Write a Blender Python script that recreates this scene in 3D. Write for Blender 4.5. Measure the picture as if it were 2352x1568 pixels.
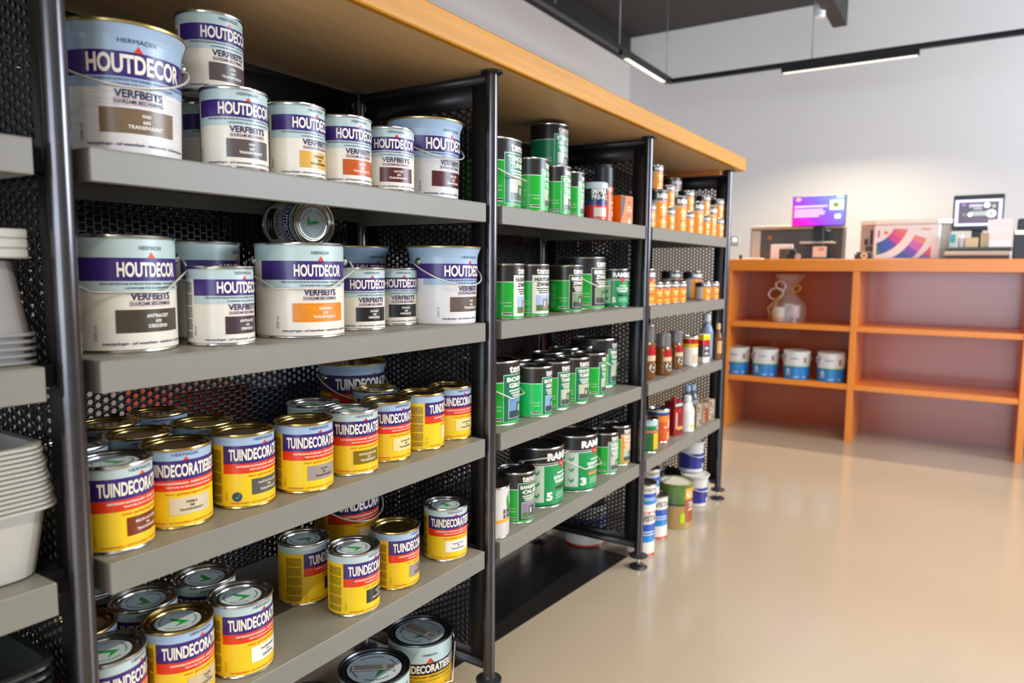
import bpy, math, random
from mathutils import Vector, Matrix
random.seed(7)
PI = math.pi
for o in list(bpy.data.objects):
    bpy.data.objects.remove(o)
SC = bpy.context.scene
COL = SC.collection

# ---------------------------------------------------------------- camera
cam_d = bpy.data.cameras.new('camera')
cam = bpy.data.objects.new('camera', cam_d)
COL.objects.link(cam)
CAM = Vector((1.0108, -0.5206, 1.1209))
YAW, PITCH, ROLL, FPX = 0.5719, -0.0989, 0.0079, 1651.65
fw = Vector((-math.sin(YAW)*math.cos(PITCH), math.cos(YAW)*math.cos(PITCH), math.sin(PITCH)))
r0 = Vector((math.cos(YAW), math.sin(YAW), 0))
u0 = r0.cross(fw)
rt = r0*math.cos(ROLL)+u0*math.sin(ROLL)
up = rt.cross(fw)
M = Matrix((rt, up, -fw)).transposed().to_4x4()
M.translation = CAM
cam.matrix_world = M
cam_d.sensor_width = 36
cam_d.lens = FPX/2352*36
cam_d.clip_start = .02
cam_d.dof.use_dof = True
cam_d.dof.focus_distance = 1.5
cam_d.dof.aperture_fstop = 3.2
SC.camera = cam

# ---------------------------------------------------------------- light set-up
SC.view_settings.view_transform = 'Standard'
SC.view_settings.look = 'None'
SC.view_settings.gamma = 1
SC.view_settings.use_curve_mapping = False
SC.view_settings.exposure = EXPO = .36
W = bpy.data.worlds.new('world')
SC.world = W
W.use_nodes = True
W.node_tree.nodes['Background'].inputs[0].default_value = (.75, .87, 1, 1)
W.node_tree.nodes['Background'].inputs[1].default_value = 1.2
LED_COL = (1.0, .90, .76)
LED_W = 13.0           # watts per luminaire
DAY_W = 165.0
DAY_COL = (.74, .86, 1.0)
SKY_TOP = 2.75

def area_light(name, loc, sx, sy, watts, color, rot=(0, 0, 0), parent=None, spread=PI):
    d = bpy.data.lights.new(name, 'AREA')
    d.shape = 'RECTANGLE'
    d.spread = spread
    d.size, d.size_y, d.energy, d.color = sx, sy, watts, color
    o = bpy.data.objects.new(name, d)
    COL.objects.link(o)
    o.location, o.rotation_euler = loc, rot
    if parent:
        o.parent = parent
    return o
# daylight through the shop front behind the photographer (plane Y = -5)
area_light('day_and_fill_light', (1.4, -4.95, 1.5), 5.2, 2.5, DAY_W, DAY_COL, (PI/2, 0, 0))
# added side fill for the far and left walls, no glazing there (plane X = 4.6)
area_light('day_and_fill_light', (4.55, 4.1, 2.2), 1.6, 3.4, 250, DAY_COL, (0, -PI/2*-1, 0))

# ---------------------------------------------------------------- materials
def lin(c):
    return c/12.92 if c <= .04045 else ((c+.055)/1.055)**2.4
def hx(s):
    s = s.lstrip('#')
    return tuple(lin(int(s[i:i+2], 16)/255) for i in (0, 2, 4))+(1,)
MATS = {}
def mat(name, col, rough=.5, metal=0, spec=.5, bump=0, bscale=40, noise=0, nscale=8, coat=0, emit=0, alpha=None, trans=0, stretch=None):
    if name in MATS:
        return MATS[name]
    m = bpy.data.materials.new(name)
    m.use_nodes = True
    nt = m.node_tree
    b = nt.nodes['Principled BSDF']
    c = hx(col) if isinstance(col, str) else col
    b.inputs['Base Color'].default_value = c
    b.inputs['Roughness'].default_value = rough
    b.inputs['Metallic'].default_value = metal
    b.inputs['Specular IOR Level'].default_value = spec
    b.inputs['Coat Weight'].default_value = coat
    b.inputs['Coat Roughness'].default_value = .1
    if trans:
        b.inputs['Transmission Weight'].default_value = trans
    if alpha is not None:
        b.inputs['Alpha'].default_value = alpha
    if emit:
        b.inputs['Emission Color'].default_value = c
        b.inputs['Emission Strength'].default_value = emit
    if bump or noise:
        tc = nt.nodes.new('ShaderNodeTexCoord')
        vec = tc.outputs['Object']
        if stretch:
            mp = nt.nodes.new('ShaderNodeMapping')
            mp.inputs['Scale'].default_value = stretch
            nt.links.new(vec, mp.inputs[0])
            vec = mp.outputs[0]
    if noise:
        n = nt.nodes.new('ShaderNodeTexNoise')
        n.inputs['Scale'].default_value = nscale
        n.inputs['Detail'].default_value = 5
        nt.links.new(vec, n.inputs['Vector'])
        mx = nt.nodes.new('ShaderNodeMix')
        mx.data_type = 'RGBA'
        mx.inputs[6].default_value = tuple(v*(1-noise) for v in c[:3])+(1,)
        mx.inputs[7].default_value = tuple(min(1, v*(1+noise)) for v in c[:3])+(1,)
        nt.links.new(n.outputs['Fac'], mx.inputs[0])
        nt.links.new(mx.outputs[2], b.inputs['Base Color'])
    if bump:
        n2 = nt.nodes.new('ShaderNodeTexNoise')
        n2.inputs['Scale'].default_value = bscale
        nt.links.new(vec, n2.inputs['Vector'])
        bp = nt.nodes.new('ShaderNodeBump')
        bp.inputs['Strength'].default_value = bump
        bp.inputs['Distance'].default_value = .002
        nt.links.new(n2.outputs['Fac'], bp.inputs['Height'])
        nt.links.new(bp.outputs[0], b.inputs['Normal'])
    MATS[name] = m
    return m
def pm(col):
    """printed / painted surface of this colour (glossy print on tin)"""
    return mat('print '+col, col, .3, spec=.5, noise=.04, nscale=30)
STEEL = mat('tin plate', '#c9c4bd', .22, 1, noise=.05, nscale=20)
GOLD = mat('gold lacquered tin', '#b89c60', .25, 1, noise=.06, nscale=20)
WIRE = mat('wire', '#d8d3c8', .3, .35, noise=.04)
BLACKM = mat('black powder coat', '#2b2b30', .36, .15, noise=.12, nscale=30, bump=.05, bscale=400)
PERF = mat('black perforated sheet', '#1b191b', .4, .0, noise=.1, nscale=30)
POSTM = mat('worn dark steel tube', '#5a5759', .22, .9, noise=.18, nscale=25)
SHELFM = mat('grey shelf enamel', '#807c72', .42, .0, noise=.05, nscale=15, bump=.03, bscale=300)
WOODTOP = mat('varnished pine edge', '#cc8a1a', .4, noise=.28, nscale=5, stretch=(6, .6, 14), coat=.2)
WOODUND = mat('pine board underside', '#cfae80', .5, noise=.2, nscale=6, stretch=(7, .7, 1))
ORANGE = mat('orange laminate', '#ee8a26', .36, noise=.06, nscale=6, coat=.15)
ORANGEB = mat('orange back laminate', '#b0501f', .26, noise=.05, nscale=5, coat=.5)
DARKPL = mat('dark plastic', '#26282b', .4, noise=.1)
WHITEPL = mat('white plastic', '#e8e6e2', .4, noise=.03)

# ---------------------------------------------------------------- mesh helpers
class MB:
    def __init__(s):
        s.v, s.f, s.mi, s.mats, s.sm = [], [], [], [], []
    def m(s, material):
        if material not in s.mats:
            s.mats.append(material)
        return s.mats.index(material)
    def add(s, vs, fs, material, smooth=False):
        k = len(s.v)
        s.v += [tuple(v) for v in vs]
        i = s.m(material)
        for f in fs:
            s.f.append(tuple(k+a for a in f))
            s.mi.append(i)
            s.sm.append(smooth)
    def box(s, x0, x1, y0, y1, z0, z1, material):
        vs = [(x, y, z) for x in (x0, x1) for y in (y0, y1) for z in (z0, z1)]
        s.add(vs, [(0, 1, 3, 2), (4, 6, 7, 5), (0, 4, 5, 1), (2, 3, 7, 6), (0, 2, 6, 4), (1, 5, 7, 3)], material)
    def bbox(s, x0, x1, y0, y1, z0, z1, material, b=.002):
        """box with chamfered edges"""
        vs = []; xs = (x0, x1); ys = (y0, y1); zs = (z0, z1)
        idx = {}
        for i in (0, 1):
            for j in (0, 1):
                for k in (0, 1):
                    sx = b if i == 0 else -b; sy = b if j == 0 else -b; sz = b if k == 0 else -b
                    for a, p in enumerate(((xs[i], ys[j]+sy, zs[k]+sz), (xs[i]+sx, ys[j], zs[k]+sz), (xs[i]+sx, ys[j]+sy, zs[k]))):
                        idx[i, j, k, a] = len(vs); vs.append(p)
        fs = []
        for i in (0, 1):
            q = [idx[i, 0, 0, 0], idx[i, 1, 0, 0], idx[i, 1, 1, 0], idx[i, 0, 1, 0]]
            fs.append(q if i else q[::-1])
            q = [idx[0, i, 0, 1], idx[0, i, 1, 1], idx[1, i, 1, 1], idx[1, i, 0, 1]]
            fs.append(q if i else q[::-1])
            q = [idx[0, 0, i, 2], idx[1, 0, i, 2], idx[1, 1, i, 2], idx[0, 1, i, 2]]
            fs.append(q if i else q[::-1])
        for j in (0, 1):
            for k in (0, 1):
                fs.append([idx[0, j, k, 1], idx[1, j, k, 1], idx[1, j, k, 2], idx[0, j, k, 2]])
                fs.append([idx[j, 0, k, 0], idx[j, 1, k, 0], idx[j, 1, k, 2], idx[j, 0, k, 2]])
                fs.append([idx[j, k, 0, 0], idx[j, k, 1, 0], idx[j, k, 1, 1], idx[j, k, 0, 1]])
        for i in (0, 1):
            for j in (0, 1):
                for k in (0, 1):
                    fs.append([idx[i, j, k, 0], idx[i, j, k, 1], idx[i, j, k, 2]])
        s.add(vs, fs, material)
    def lathe(s, prof, seg=48, cx=0, cy=0, cap0=False, cap1=False, smooth=True):
        """prof: list of (r, z, material for the band that starts here)"""
        for a in range(len(prof)-1):
            (ra, za, ma), (rb, zb) = prof[a][:3], prof[a+1][:2]
            vs, fs = [], []
            for i in range(seg):
                t = 2*PI*i/seg
                c, n = math.cos(t), math.sin(t)
                vs += [(cx+ra*c, cy+ra*n, za), (cx+rb*c, cy+rb*n, zb)]
            for i in range(seg):
                j = (i+1) % seg
                fs.append((2*i, 2*j, 2*j+1, 2*i+1))
            s.add(vs, fs, ma, smooth)
        if cap0:
            s.disc(prof[0][0], prof[0][1], prof[0][2], seg, cx, cy, True)
        if cap1:
            s.disc(prof[-1][0], prof[-1][1], prof[-2][2], seg, cx, cy)
    def disc(s, r, z, material, seg=48, cx=0, cy=0, down=False):
        vs = [(cx+r*math.cos(2*PI*i/seg), cy+r*math.sin(2*PI*i/seg), z) for i in range(seg)]
        f = tuple(range(seg))
        s.add(vs, [f[::-1] if down else f], material)
    def tube(s, pts, r, material, seg=8, closed=False):
        P = [Vector(p) for p in pts]
        n = len(P)
        rings = []
        prev = None
        for i in range(n):
            a = P[i-1] if (i > 0 or closed) else P[i]
            b = P[(i+1) % n] if (i < n-1 or closed) else P[i]
            t = (b-a).normalized()
            if prev is None:
                q = Vector((0, 0, 1)) if abs(t.z) < .9 else Vector((1, 0, 0))
                n1 = t.cross(q).normalized()
            else:
                n1 = (prev - t*prev.dot(t)).normalized()
            prev = n1
            n2 = t.cross(n1)
            rings.append([P[i]+n1*(r*math.cos(2*PI*k/seg))+n2*(r*math.sin(2*PI*k/seg)) for k in range(seg)])
        vs = [v for rg in rings for v in rg]
        fs = []
        for i in range(n if closed else n-1):
            j = (i+1) % n
            for k in range(seg):
                l = (k+1) % seg
                fs.append((i*seg+k, i*seg+l, j*seg+l, j*seg+k))
        if not closed:
            fs += [tuple(range(seg))[::-1], tuple((n-1)*seg+k for k in range(seg))]
        s.add(vs, fs, material, True)
    def prism(s, poly, z0, z1, material, smooth=False):
        n = len(poly)
        vs = [(x, y, z0) for x, y in poly]+[(x, y, z1) for x, y in poly]
        fs = [tuple(range(n))[::-1], tuple(range(n, 2*n))]
        s.add(vs, fs, material)
        s.add(vs, [(i, (i+1) % n, n+(i+1) % n, n+i) for i in range(n)], material, smooth)
    def mesh(s, name):
        me = bpy.data.meshes.new(name)
        me.from_pydata(s.v, [], s.f)
        for m_ in s.mats:
            me.materials.append(m_)
        me.polygons.foreach_set('material_index', s.mi)
        me.polygons.foreach_set('use_smooth', s.sm)
        me.update()
        return me
    def build(s, name, parent=None, loc=None):
        return link(name, s.mesh(name), parent, loc)
def link(name, me, parent=None, loc=None):
    o = bpy.data.objects.new(name, me)
    COL.objects.link(o)
    if parent:
        o.parent = parent
    if loc:
        o.location = loc
    return o
def tag(o, label, cat, group=None):
    o['label'] = label
    o['category'] = cat
    if group:
        o['group'] = group
    return o
def thing(name, label, cat, loc=(0, 0, 0), rz=0, group=None):
    o = bpy.data.objects.new(name, None)
    o.empty_display_size = .02
    COL.objects.link(o)
    o.location = loc
    o.rotation_euler = (0, 0, rz)
    return tag(o, label, cat, group)
def struct(o):
    o['kind'] = 'structure'
    return o

# lettering: built-in font, converted once per string
TXT = {}
def glyphs(s, bold, res=2):
    k = (s, bold)
    if k not in TXT:
        cu = bpy.data.curves.new('lettering', 'FONT')
        cu.body = s
        cu.size = 1
        cu.resolution_u = 5 if s in ('HOUTDECOR', 'TUINDECORATIEBEITS', 'VERFBEITS', 'tenco', 'RAMBO', '5', '3', 'HERMADIX') else 2
        cu.offset = bold
        ob = bpy.data.objects.new('lettering', cu)
        COL.objects.link(ob)
        dg = bpy.context.evaluated_depsgraph_get()
        me = ob.evaluated_get(dg).to_mesh()
        vs = [(v.co.x, v.co.y) for v in me.vertices]
        fs = [tuple(p.vertices) for p in me.polygons]
        ob.evaluated_get(dg).to_mesh_clear()
        bpy.data.objects.remove(ob)
        bpy.data.curves.remove(cu)
        x0, x1 = min(v[0] for v in vs), max(v[0] for v in vs)
        y0, y1 = min(v[1] for v in vs), max(v[1] for v in vs)
        TXT[k] = ([((x-x0)/(x1-x0)-.5, (y-y0)/(y1-y0)-.5) for x, y in vs], fs, (x1-x0)/(y1-y0))
    return TXT[k]

class Print:
    """artwork on a surface: u to the right, v up, wrapped by fn(u, v, lift)"""
    def __init__(s, mb, fn, du=.006):
        s.mb, s.fn, s.du = mb, fn, du
    def rect(s, u0, u1, v0, v1, col, layer=1):
        n = max(1, int(abs(u1-u0)/s.du+.999))
        k = max(1, int(abs(v1-v0)/.03+.999))
        vs = [s.fn(u0+(u1-u0)*i/n, v0+(v1-v0)*j/k, layer*.0003) for i in range(n+1) for j in range(k+1)]
        fs = [(i*(k+1)+j, (i+1)*(k+1)+j, (i+1)*(k+1)+j+1, i*(k+1)+j+1) for i in range(n) for j in range(k)]
        s.mb.add(vs, fs, pm(col) if isinstance(col, str) else col, True)
    def poly(s, pts, col, layer=2):
        s.mb.add([s.fn(u, v, layer*.0003) for u, v in pts], [tuple(range(len(pts)))], pm(col) if isinstance(col, str) else col, True)
    def text(s, t, u, v, w, h, col, bold=.02, layer=3, vert=False):
        vs, fs, asp = glyphs(t, bold)
        if w is None:
            w = h*asp
        if vert:
            P = [s.fn(u-y*h, v+x*w, layer*.0003) for x, y in vs]
        else:
            P = [s.fn(u+x*w, v+y*h, layer*.0003) for x, y in vs]
        s.mb.add(P, fs, pm(col) if isinstance(col, str) else col, True)
    def smallprint(s, u0, u1, v0, v1, col, pitch=.0023, seed=1, layer=2, gaps=True):
        rnd = random.Random(seed)
        v = v1
        n = 0
        while v > v0:
            n += 1
            if gaps and n % 9 == 0:
                v -= pitch
                continue
            u = u0
            while u < u1-.002:
                w = min(rnd.uniform(.002, .007), u1-u)
                s.rect(u, u+w, v-pitch*.55, v, col, layer)
                u += w+.0009
            v -= pitch
    def oval(s, u, v, ru, rv, col, layer=2, n=20):
        s.poly([(u+ru*math.cos(2*PI*i/n), v+rv*math.sin(2*PI*i/n)) for i in range(n)], col, layer)
def cyl(rf):
    def fn(u, v, lift):
        r = rf(v)
        t = u/rf(.5*.13)
        return ((r+lift)*math.cos(t), (r+lift)*math.sin(t), v)
    return fn
def flatx(x):
    return lambda u, v, lift: (x+lift, u, v)


# ---------------------------------------------------------------- tins and buckets
PUR, LBL, CRM, RED, YEL, INK = '#3b2470', '#bccfcd', '#ece3d3', '#e23a14', '#f3ca22', '#2a2052'
LB2 = '#a3bbd4'
def houtdecor(P, r, h, k, sw, lines, txt, big, bucket=False):
    """white tin with purple band; k = height scale to a 133 mm tin"""
    def V(a): return a/.133*h
    pw = 1.64*r if not big else 1.43*r
    P.rect(-pw, pw, V(.0835) if not big else .1085, V(.1105) if not big else .1434, PUR, 1)
    if big:
        pt, pb, st = (.1434, .1085, .0937)
        tw, th, tv = (.1, .0225, .1259) if not bucket else (.135, .0265, .1265)
        P.rect(-pw, pw, st, pb, LBL if not bucket else LB2, 1)
        P.text('HERMADIX', 0, .1585, .037 if not bucket else .052, .0062, INK, 0)
        P.poly([(-.006, pt), (.006, pt), (0, pt+.009)], RED)
        P.text('HOUTDECOR', 0, tv, tw, th, '#f4ece0', .035)
        P.text('PEINTURE/TEINTURE DE PROTECTION DURABLE - PAINT/STAIN FOR DURABLE PROTECTION', .012, .1045, .17, .0036, INK, .015)
        P.text('LASURFARBE FÜR DAUERHAFTEN SCHUTZ', .006, .0985, .092, .0036, INK, .015)
        P.text('VERFBEITS', 0, .0855, .066, .0115, INK, .025)
        P.rect(-.035, .035, .0787, .0791, RED, 2)
        P.text('DUURZAME BESCHERMING', 0, .0745, .068, .0058, INK, .02)
        P.rect(-.035, .035, .0699, .0703, RED, 2)
        P.rect(-.054, .053, .0306, .0655, sw, 2)
        for i, t in enumerate(lines):
            P.text(t, .008, .0555-.0078*i, None, .0055, txt, .03)
        P.text('watergedragen - auf wasserbasis - waterborne - à phase aqueuse', .004, .0142, .155, .0058, INK, .02)
        P.text('2500 ml', -.082, .03, None, .005, '#4a4460', .0, vert=True)
        if bucket:
            for i in range(9):
                v = .086-.0055*i
                pts = [(-.1+.012*j, v+.002*math.sin(j*1.3+i)) for j in range(18)]
                for a, b in zip(pts[:-1], pts[1:]):
                    P.poly([(a[0], a[1]), (b[0], b[1]), (b[0], b[1]+.0007), (a[0], a[1]+.0007)], '#c3ccd6', 1)
    else:
        P.rect(-pw, pw, .070, .0835, LBL, 1)
        P.text('HERMADIX', 0, .1213, .037, .0052, INK, 0)
        P.poly([(-.0045, .1105), (.0045, .1105), (0, .1166)], RED)
        P.text('HOUTDECOR', 0, .0972, .096, .0195, '#f4ece0', .035)
        P.text('PEINTURE/TEINTURE DE PROTECTION DURABLE - PAINT/STAIN FOR DURABLE PROTECTION', .006, .0802, .145, .003, INK, .015)
        P.text('LASURFARBE FÜR DAUERHAFTEN SCHUTZ', .006, .0748, .078, .003, INK, .015)
        P.text('VERFBEITS', 0, .0645, .062, .0102, INK, .025)
        P.rect(-.03, .03, .0578, .0581, RED, 2)
        P.text('DUURZAME BESCHERMING', 0, .0549, .060, .0045, INK, .02)
        P.rect(-.03, .03, .0515, .0518, RED, 2)
        P.rect(-.0365, .04, .0195, .049, sw, 2)
        for i, t in enumerate(lines):
            P.text(t, .004, .041-.0066*i, None, .0046, txt, .03)
        P.text('watergedragen - auf wasserbasis - waterborne - à phase aqueuse', .003, .0105, .145, .0044, INK, .02)
        P.text('750 ml', -.087, .025, None, .0042, '#4a4460', 0, vert=True)
        P.smallprint(-.128, -.094, .012, .106, '#4a4658', seed=3)
        P.smallprint(.094, .128, .012, .106, '#4a4658', seed=4)

def tuindecor(P, r, h, sw, lines, txt, big):
    s = h/.133 if big else 1
    w = 1.38*r
    name = 'TUINDECORATIEBEITS'
    P.rect(-w, w, .0805*s, .1125*s, PUR if not big else '#2a1f55', 1)
    P.rect(-w, w, .063*s, .0805*s, RED, 1)
    P.text('HERMADIX', 0, .1222*s, .042, .0050*s, INK, 0)
    P.poly([(-.005, .1125*s), (.005, .1125*s), (0, .1183*s)], RED)
    P.text(name, .002, .0965*s, 2.45*r, .021*s, '#f3ead8', .035)
    P.text('GARTENDEKORATIONSLASUR - GARDEN DECORATION STAIN', .004, .0755*s, .112*s, .0036*s, '#f7e3cf', .03)
    P.text('TEINTURE DE DECORATION DE JARDIN', .008, .0688*s, .078*s, .0036*s, '#f7e3cf', .03)
    P.text('voor geïmpregneerd hout', .008, .0578*s, .082*s, .0062*s, '#d9701c', .02)
    P.rect(-.027*s, .041*s, .0235*s, .0515*s, sw, 2)
    for i, t in enumerate(lines):
        P.text(t, .007, .0435*s-.0062*i, None, .0042, txt, .02)
    P.text('watergedragen - auf wasserbasis - waterborne - à phase aqueuse', .004, .0105*s, .135*s, .0044*s, '#d9611a', .02)
    P.text('750 ml' if not big else '2500 ml', -1.30*r, .022*s, None, .0042, '#c98a18', 0, vert=True)
    P.smallprint(-2.1*r, -1.47*r, .012*s, .104*s, '#6f5a1c', seed=5)
    P.smallprint(1.47*r, 2.1*r, .012*s, .104*s, '#6f5a1c', seed=6)

def decor_black(P, r, h):
    P.rect(-.115, .115, .098, .128, '#1c1a18', 1)
    P.poly([(-.011, .128), (.011, .128), (0, .142)], RED)
    P.text('HERMADIX', 0, .150, .04, .0055, INK, .01)
    P.text('TUINDECORATIEBEITS', 0, .1135, .185, .021, '#f1e8da', .035)
    P.text('EEN BESTAAND GEÏMPREGNEERD HOUT', .006, .0925, .125, .006, '#3a2c12', .02)
    P.text('BESCHERMEND, EEN BEWUST VOORDEEL', .006, .082, .12, .005, '#8c8a20', .02)
    for i in range(16):
        u = -.07+.009*i
        P.poly([(u, .03), (u+.012, .03), (u+.010+.004*math.sin(i*2.1), .055+.012*math.sin(i*1.7)), (u+.004, .05+.009*math.sin(i*2.9))], '#2a2016', 2)

GRN, DGR = '#12b02e', '#0a7350'
def tenco(P, r, h, v):
    ttl = {'tuin': ('TENCOMILD', 'TUINBEITS'), 'stb': ('STEIGER', 'HOUT'), 'sth': ('STEIGER', 'HOUT'), 'stm': ('STEIGER', 'HOUT'), 'sta': ('STEIGER', 'HOUT BEITS'),
           'hz': ('HOUTCOAT', 'ZWART'), 'bz': ('BIELZEN', 'ZWART'), 'bg': ('BOEREN', 'GROEN'), 'bgs': ('BOEREN', 'GROEN'), 'tt': ('TENCOMILD', 'TUINBEITS'),
           'bk': ('BANGKIRAI', 'OLIE'), 'pr': ('TEAK', 'PRIMER'), 'or': ('TENCO', 'TUINBEITS')}[v]
    pcol = {'hz': '#e6dfd2', 'bz': '#2c2620', 'sth': '#12a544', 'stm': '#12a544', 'stb': '#12a544', 'sta': '#0f8a5e', 'bk': '#1f5a40', 'pr': '#7d978a', 'or': '#e08a1c'}.get(v, DGR)
    tcol = '#1c1a18' if v == 'hz' else '#efe9db'
    u0, u1 = -.70*r, .80*r
    um, w = (u0+u1)/2, u1-u0
    P.rect(u0-.0016, u1+.0016, .055*h, .79*h, '#dfeadd', 1)
    P.rect(u0, u1, .06*h, .78*h, pcol, 2)
    P.text('tenco', um, .865*h, w*.72, .11*h, '#efe6d8', .028)
    P.text(ttl[0], um, .71*h, w*.86, .075*h, tcol, .045, 4)
    P.text(ttl[1], um, .615*h, w*.74, .075*h, tcol, .045, 4)
    for i in range(3):
        P.rect(um-w*(.36-.05*i), um+w*(.36-.07*i), (.525-.04*i)*h, (.545-.04*i)*h, tcol, 3)
    P.rect(u0+.12*w, u1-.08*w, .1*h, .42*h, '#d8d6cc', 3)
    a, b = {'bg': ('#6c93b8', '#26404f'), 'bgs': ('#7aa3c8', '#26404f'), 'hz': ('#a7b4d8', '#566b2a'), 'bz': ('#6f8a5c', '#33332c'), 'bk': ('#8a7f96', '#67704c')}.get(v, ('#b9bea0', '#4d5648'))
    P.rect(u0+.14*w, u1-.10*w, .11*h, .41*h, a, 4)
    P.rect(u0+.14*w, u1-.10*w, .11*h, .22*h, b, 5)
    P.rect(um-.1*w, um+.18*w, .13*h, .34*h, '#454b46' if v != 'hz' else '#8d8478', 6)
    P.rect(um-.05*w, um+.02*w, .2*h, .3*h, '#cfcfc4', 7)
    P.text('SCHUTTINGEN', u0-.023, .3*h, .03, .02*h, '#d5e8d0', .02)
    P.text('HEKKEN', u0-.018, .24*h, .02, .02*h, '#d5e8d0', .02)
    P.rect(u0-.034, u0-.006, .075*h, .125*h, '#e8e2d8', 2)
    P.rect(u0-.031, u0-.006, .092*h, .115*h, '#26221f', 3)
    if v in ('stb', 'bz', 'hz'):
        P.smallprint(u0-.075, u0-.045, .1*h, .6*h, '#8fdc9a', pitch=.003, seed=8)
    P.rect(u1+.004, u1+.009, .68*h, .95*h, '#b5522c', 2)

def rambo(P, r, h, v, body):
    P.text('RAMBO', .12*r, .845*h, 1.45*r, .13*h, '#efeae2', .06)
    P.rect(-1.15*r, 1.15*r, .735*h, .745*h, '#dcd6cc', 1)
    P.poly([(.12*r, .64*h), (.30*r, .70*h), (.34*r, .745*h), (.24*r, .765*h), (.12*r, .745*h), (0, .765*h), (-.10*r, .745*h), (-.06*r, .70*h)], '#d8202a', 4)
    if v in ('5', '3'):
        P.rect(-1.25*r, -.72*r, .10*h, .70*h, '#cdd8c8', 2)
        for i in range(3):
            vv = (.6-.19*i)*h
            P.poly([(-1.09*r, vv+.03*h), (-.89*r, vv+.03*h), (-.89*r, vv-.01*h), (-.99*r, vv-.05*h), (-1.09*r, vv-.01*h)], '#1c8a52', 3)
        P.rect(-.15*r, .45*r, .55*h, .575*h, '#d3e4d2', 2)
        P.text('SCHUTTING', .15*r, .49*h, .95*r, .055*h, '#f2f4ee', .05)
        P.text('TUINHOUT', .15*r, .42*h, .85*r, .055*h, '#f2f4ee', .05)
        P.rect(-.25*r, .5*r, .29*h, .34*h, '#2a2a28' if v == '5' else '#c98a4a', 2)
        P.text(v, -.5*r, .19*h, .26*r, .14*h, '#f2f4ee', .05)
        for i in range(3):
            P.rect(-.2*r, .62*r, (.22-.04*i)*h, (.235-.04*i)*h, '#a9d4b8', 2)
    else:
        P.rect(-1.7*r, -.75*r, .03*h, .72*h, '#d9cfc2', 1)
        P.rect(-.3*r, .6*r, .53*h, .575*h, '#f7dca0', 2)
        P.rect(-.1*r, .4*r, .44*h, .48*h, '#f7dca0', 2)
        P.rect(-.25*r, .55*r, .28*h, .34*h, '#b0602e', 2)
        P.rect(-.3*r, .62*r, .18*h, .20*h, '#f7d898', 2)

def rim_profile(r, z, m_):
    return [(r-.0004, z-.0062, m_), (r+.0018, z-.0052, m_), (r+.0022, z-.0028, m_), (r+.0016, z-.0006, m_), (r-.0002, z, m_), (r-.0026, z-.0008, m_), (r-.0042, z-.0035, m_), (r-.005, z-.007, m_)]
def lid_profile(r, z, m_):
    a = r-.005
    return [(a, z-.007, m_), (a-.0015, z-.0045, m_), (a-.004, z-.0035, m_), (a-.0065, z-.0055, m_), (a-.008, z-.0095, m_), (a-.0095, z-.0095, m_),
            (a-.0105, z-.0075, m_), (a-.012, z-.0072, m_)]
STKM = lambda c: mat('lid sticker '+c, c, .35, noise=.03)
def sticker_mesh(r, z, wide=False):
    b = MB()
    rr = r-.0185
    b.lathe([(rr, z-.0002, STKM('#bccacb')), (rr, z+.0003, STKM('#bccacb'))], 32)
    b.disc(rr, z+.0003, STKM('#bccacb'), 32)
    P = Print(b, lambda u, v, l: (u, v, z+.0003+l))
    s = rr/.035
    P.poly([(-.018*s, -.001*s), (-.006*s, -.0055*s), (.012*s, -.001*s), (.0165*s, .0085*s)], '#1f9a3a', 1)
    P.poly([(.0165*s, .0085*s), (.012*s, -.001*s), (.0085*s, -.002*s), (.0125*s, -.018*s)], '#1f9a3a', 1)
    for q in range(4):
        for i in range(9):
            t = q*PI/2+.12+i*.135
            ra, rb = .0265*s, .0285*s
            P.poly([(ra*math.cos(t), ra*math.sin(t)), (rb*math.cos(t), rb*math.sin(t)), (rb*math.cos(t+.09), rb*math.sin(t+.09)), (ra*math.cos(t+.09), ra*math.sin(t+.09))], '#44505a', 1)
    return b.mesh('sticker')
def strip_mesh(r, z):
    b = MB()
    t = .5
    c, n = math.cos(t), math.sin(t)
    P = Print(b, lambda u, v, l: (u*c-v*n, u*n+v*c, z+.0012+l))
    P.rect(-.052, .052, -.013, .013, '#cfc6b6', 0)
    P.smallprint(-.048, .02, -.010, .010, '#5a544c', pitch=.005, seed=2, layer=1)
    P.smallprint(.03, .048, -.010, .010, '#5a544c', pitch=.005, seed=9, layer=1)
    return b.mesh('paper_strip')

def bail(r, zl, drop, angular, off=0, lift=.004):
    """wire handle hinged on two lugs, hanging in front"""
    b = MB()
    pts = []
    if angular:
        for a, d, e in ((-93, 0, .010), (-88, .35, .016), (-30, 1, .012), (30, 1, .012), (88, .35, .016), (93, 0, .010)):
            t = math.radians(a+off)
            R_ = r+e+lift
            pts.append((R_*math.cos(t), R_*math.sin(t), zl-drop*d))
    else:
        for i in range(-18, 19):
            a = i/18*95
            t = math.radians(a+off)
            R_ = r+.006+lift
            pts.append((R_*math.cos(t), R_*math.sin(t), zl-drop*max(0, math.cos(math.radians(a*.95)))))
    b.tube(pts, .0019, WIRE, 8)
    return b.mesh('handle')
def raised_bail(r, zl, rise, off=0):
    b = MB()
    pts = []
    for i in range(-12, 13):
        a = math.radians(i/12*90)
        q = ((r+.008)*math.sin(a), rise*math.cos(a))
        t = math.radians(off+90)
        pts.append((q[0]*math.cos(t)-.25*q[1]*math.sin(t)*0, q[0]*math.sin(t), zl+q[1]))
    b.tube(pts, .0019, WIRE, 8)
    return b.mesh('handle')
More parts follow.
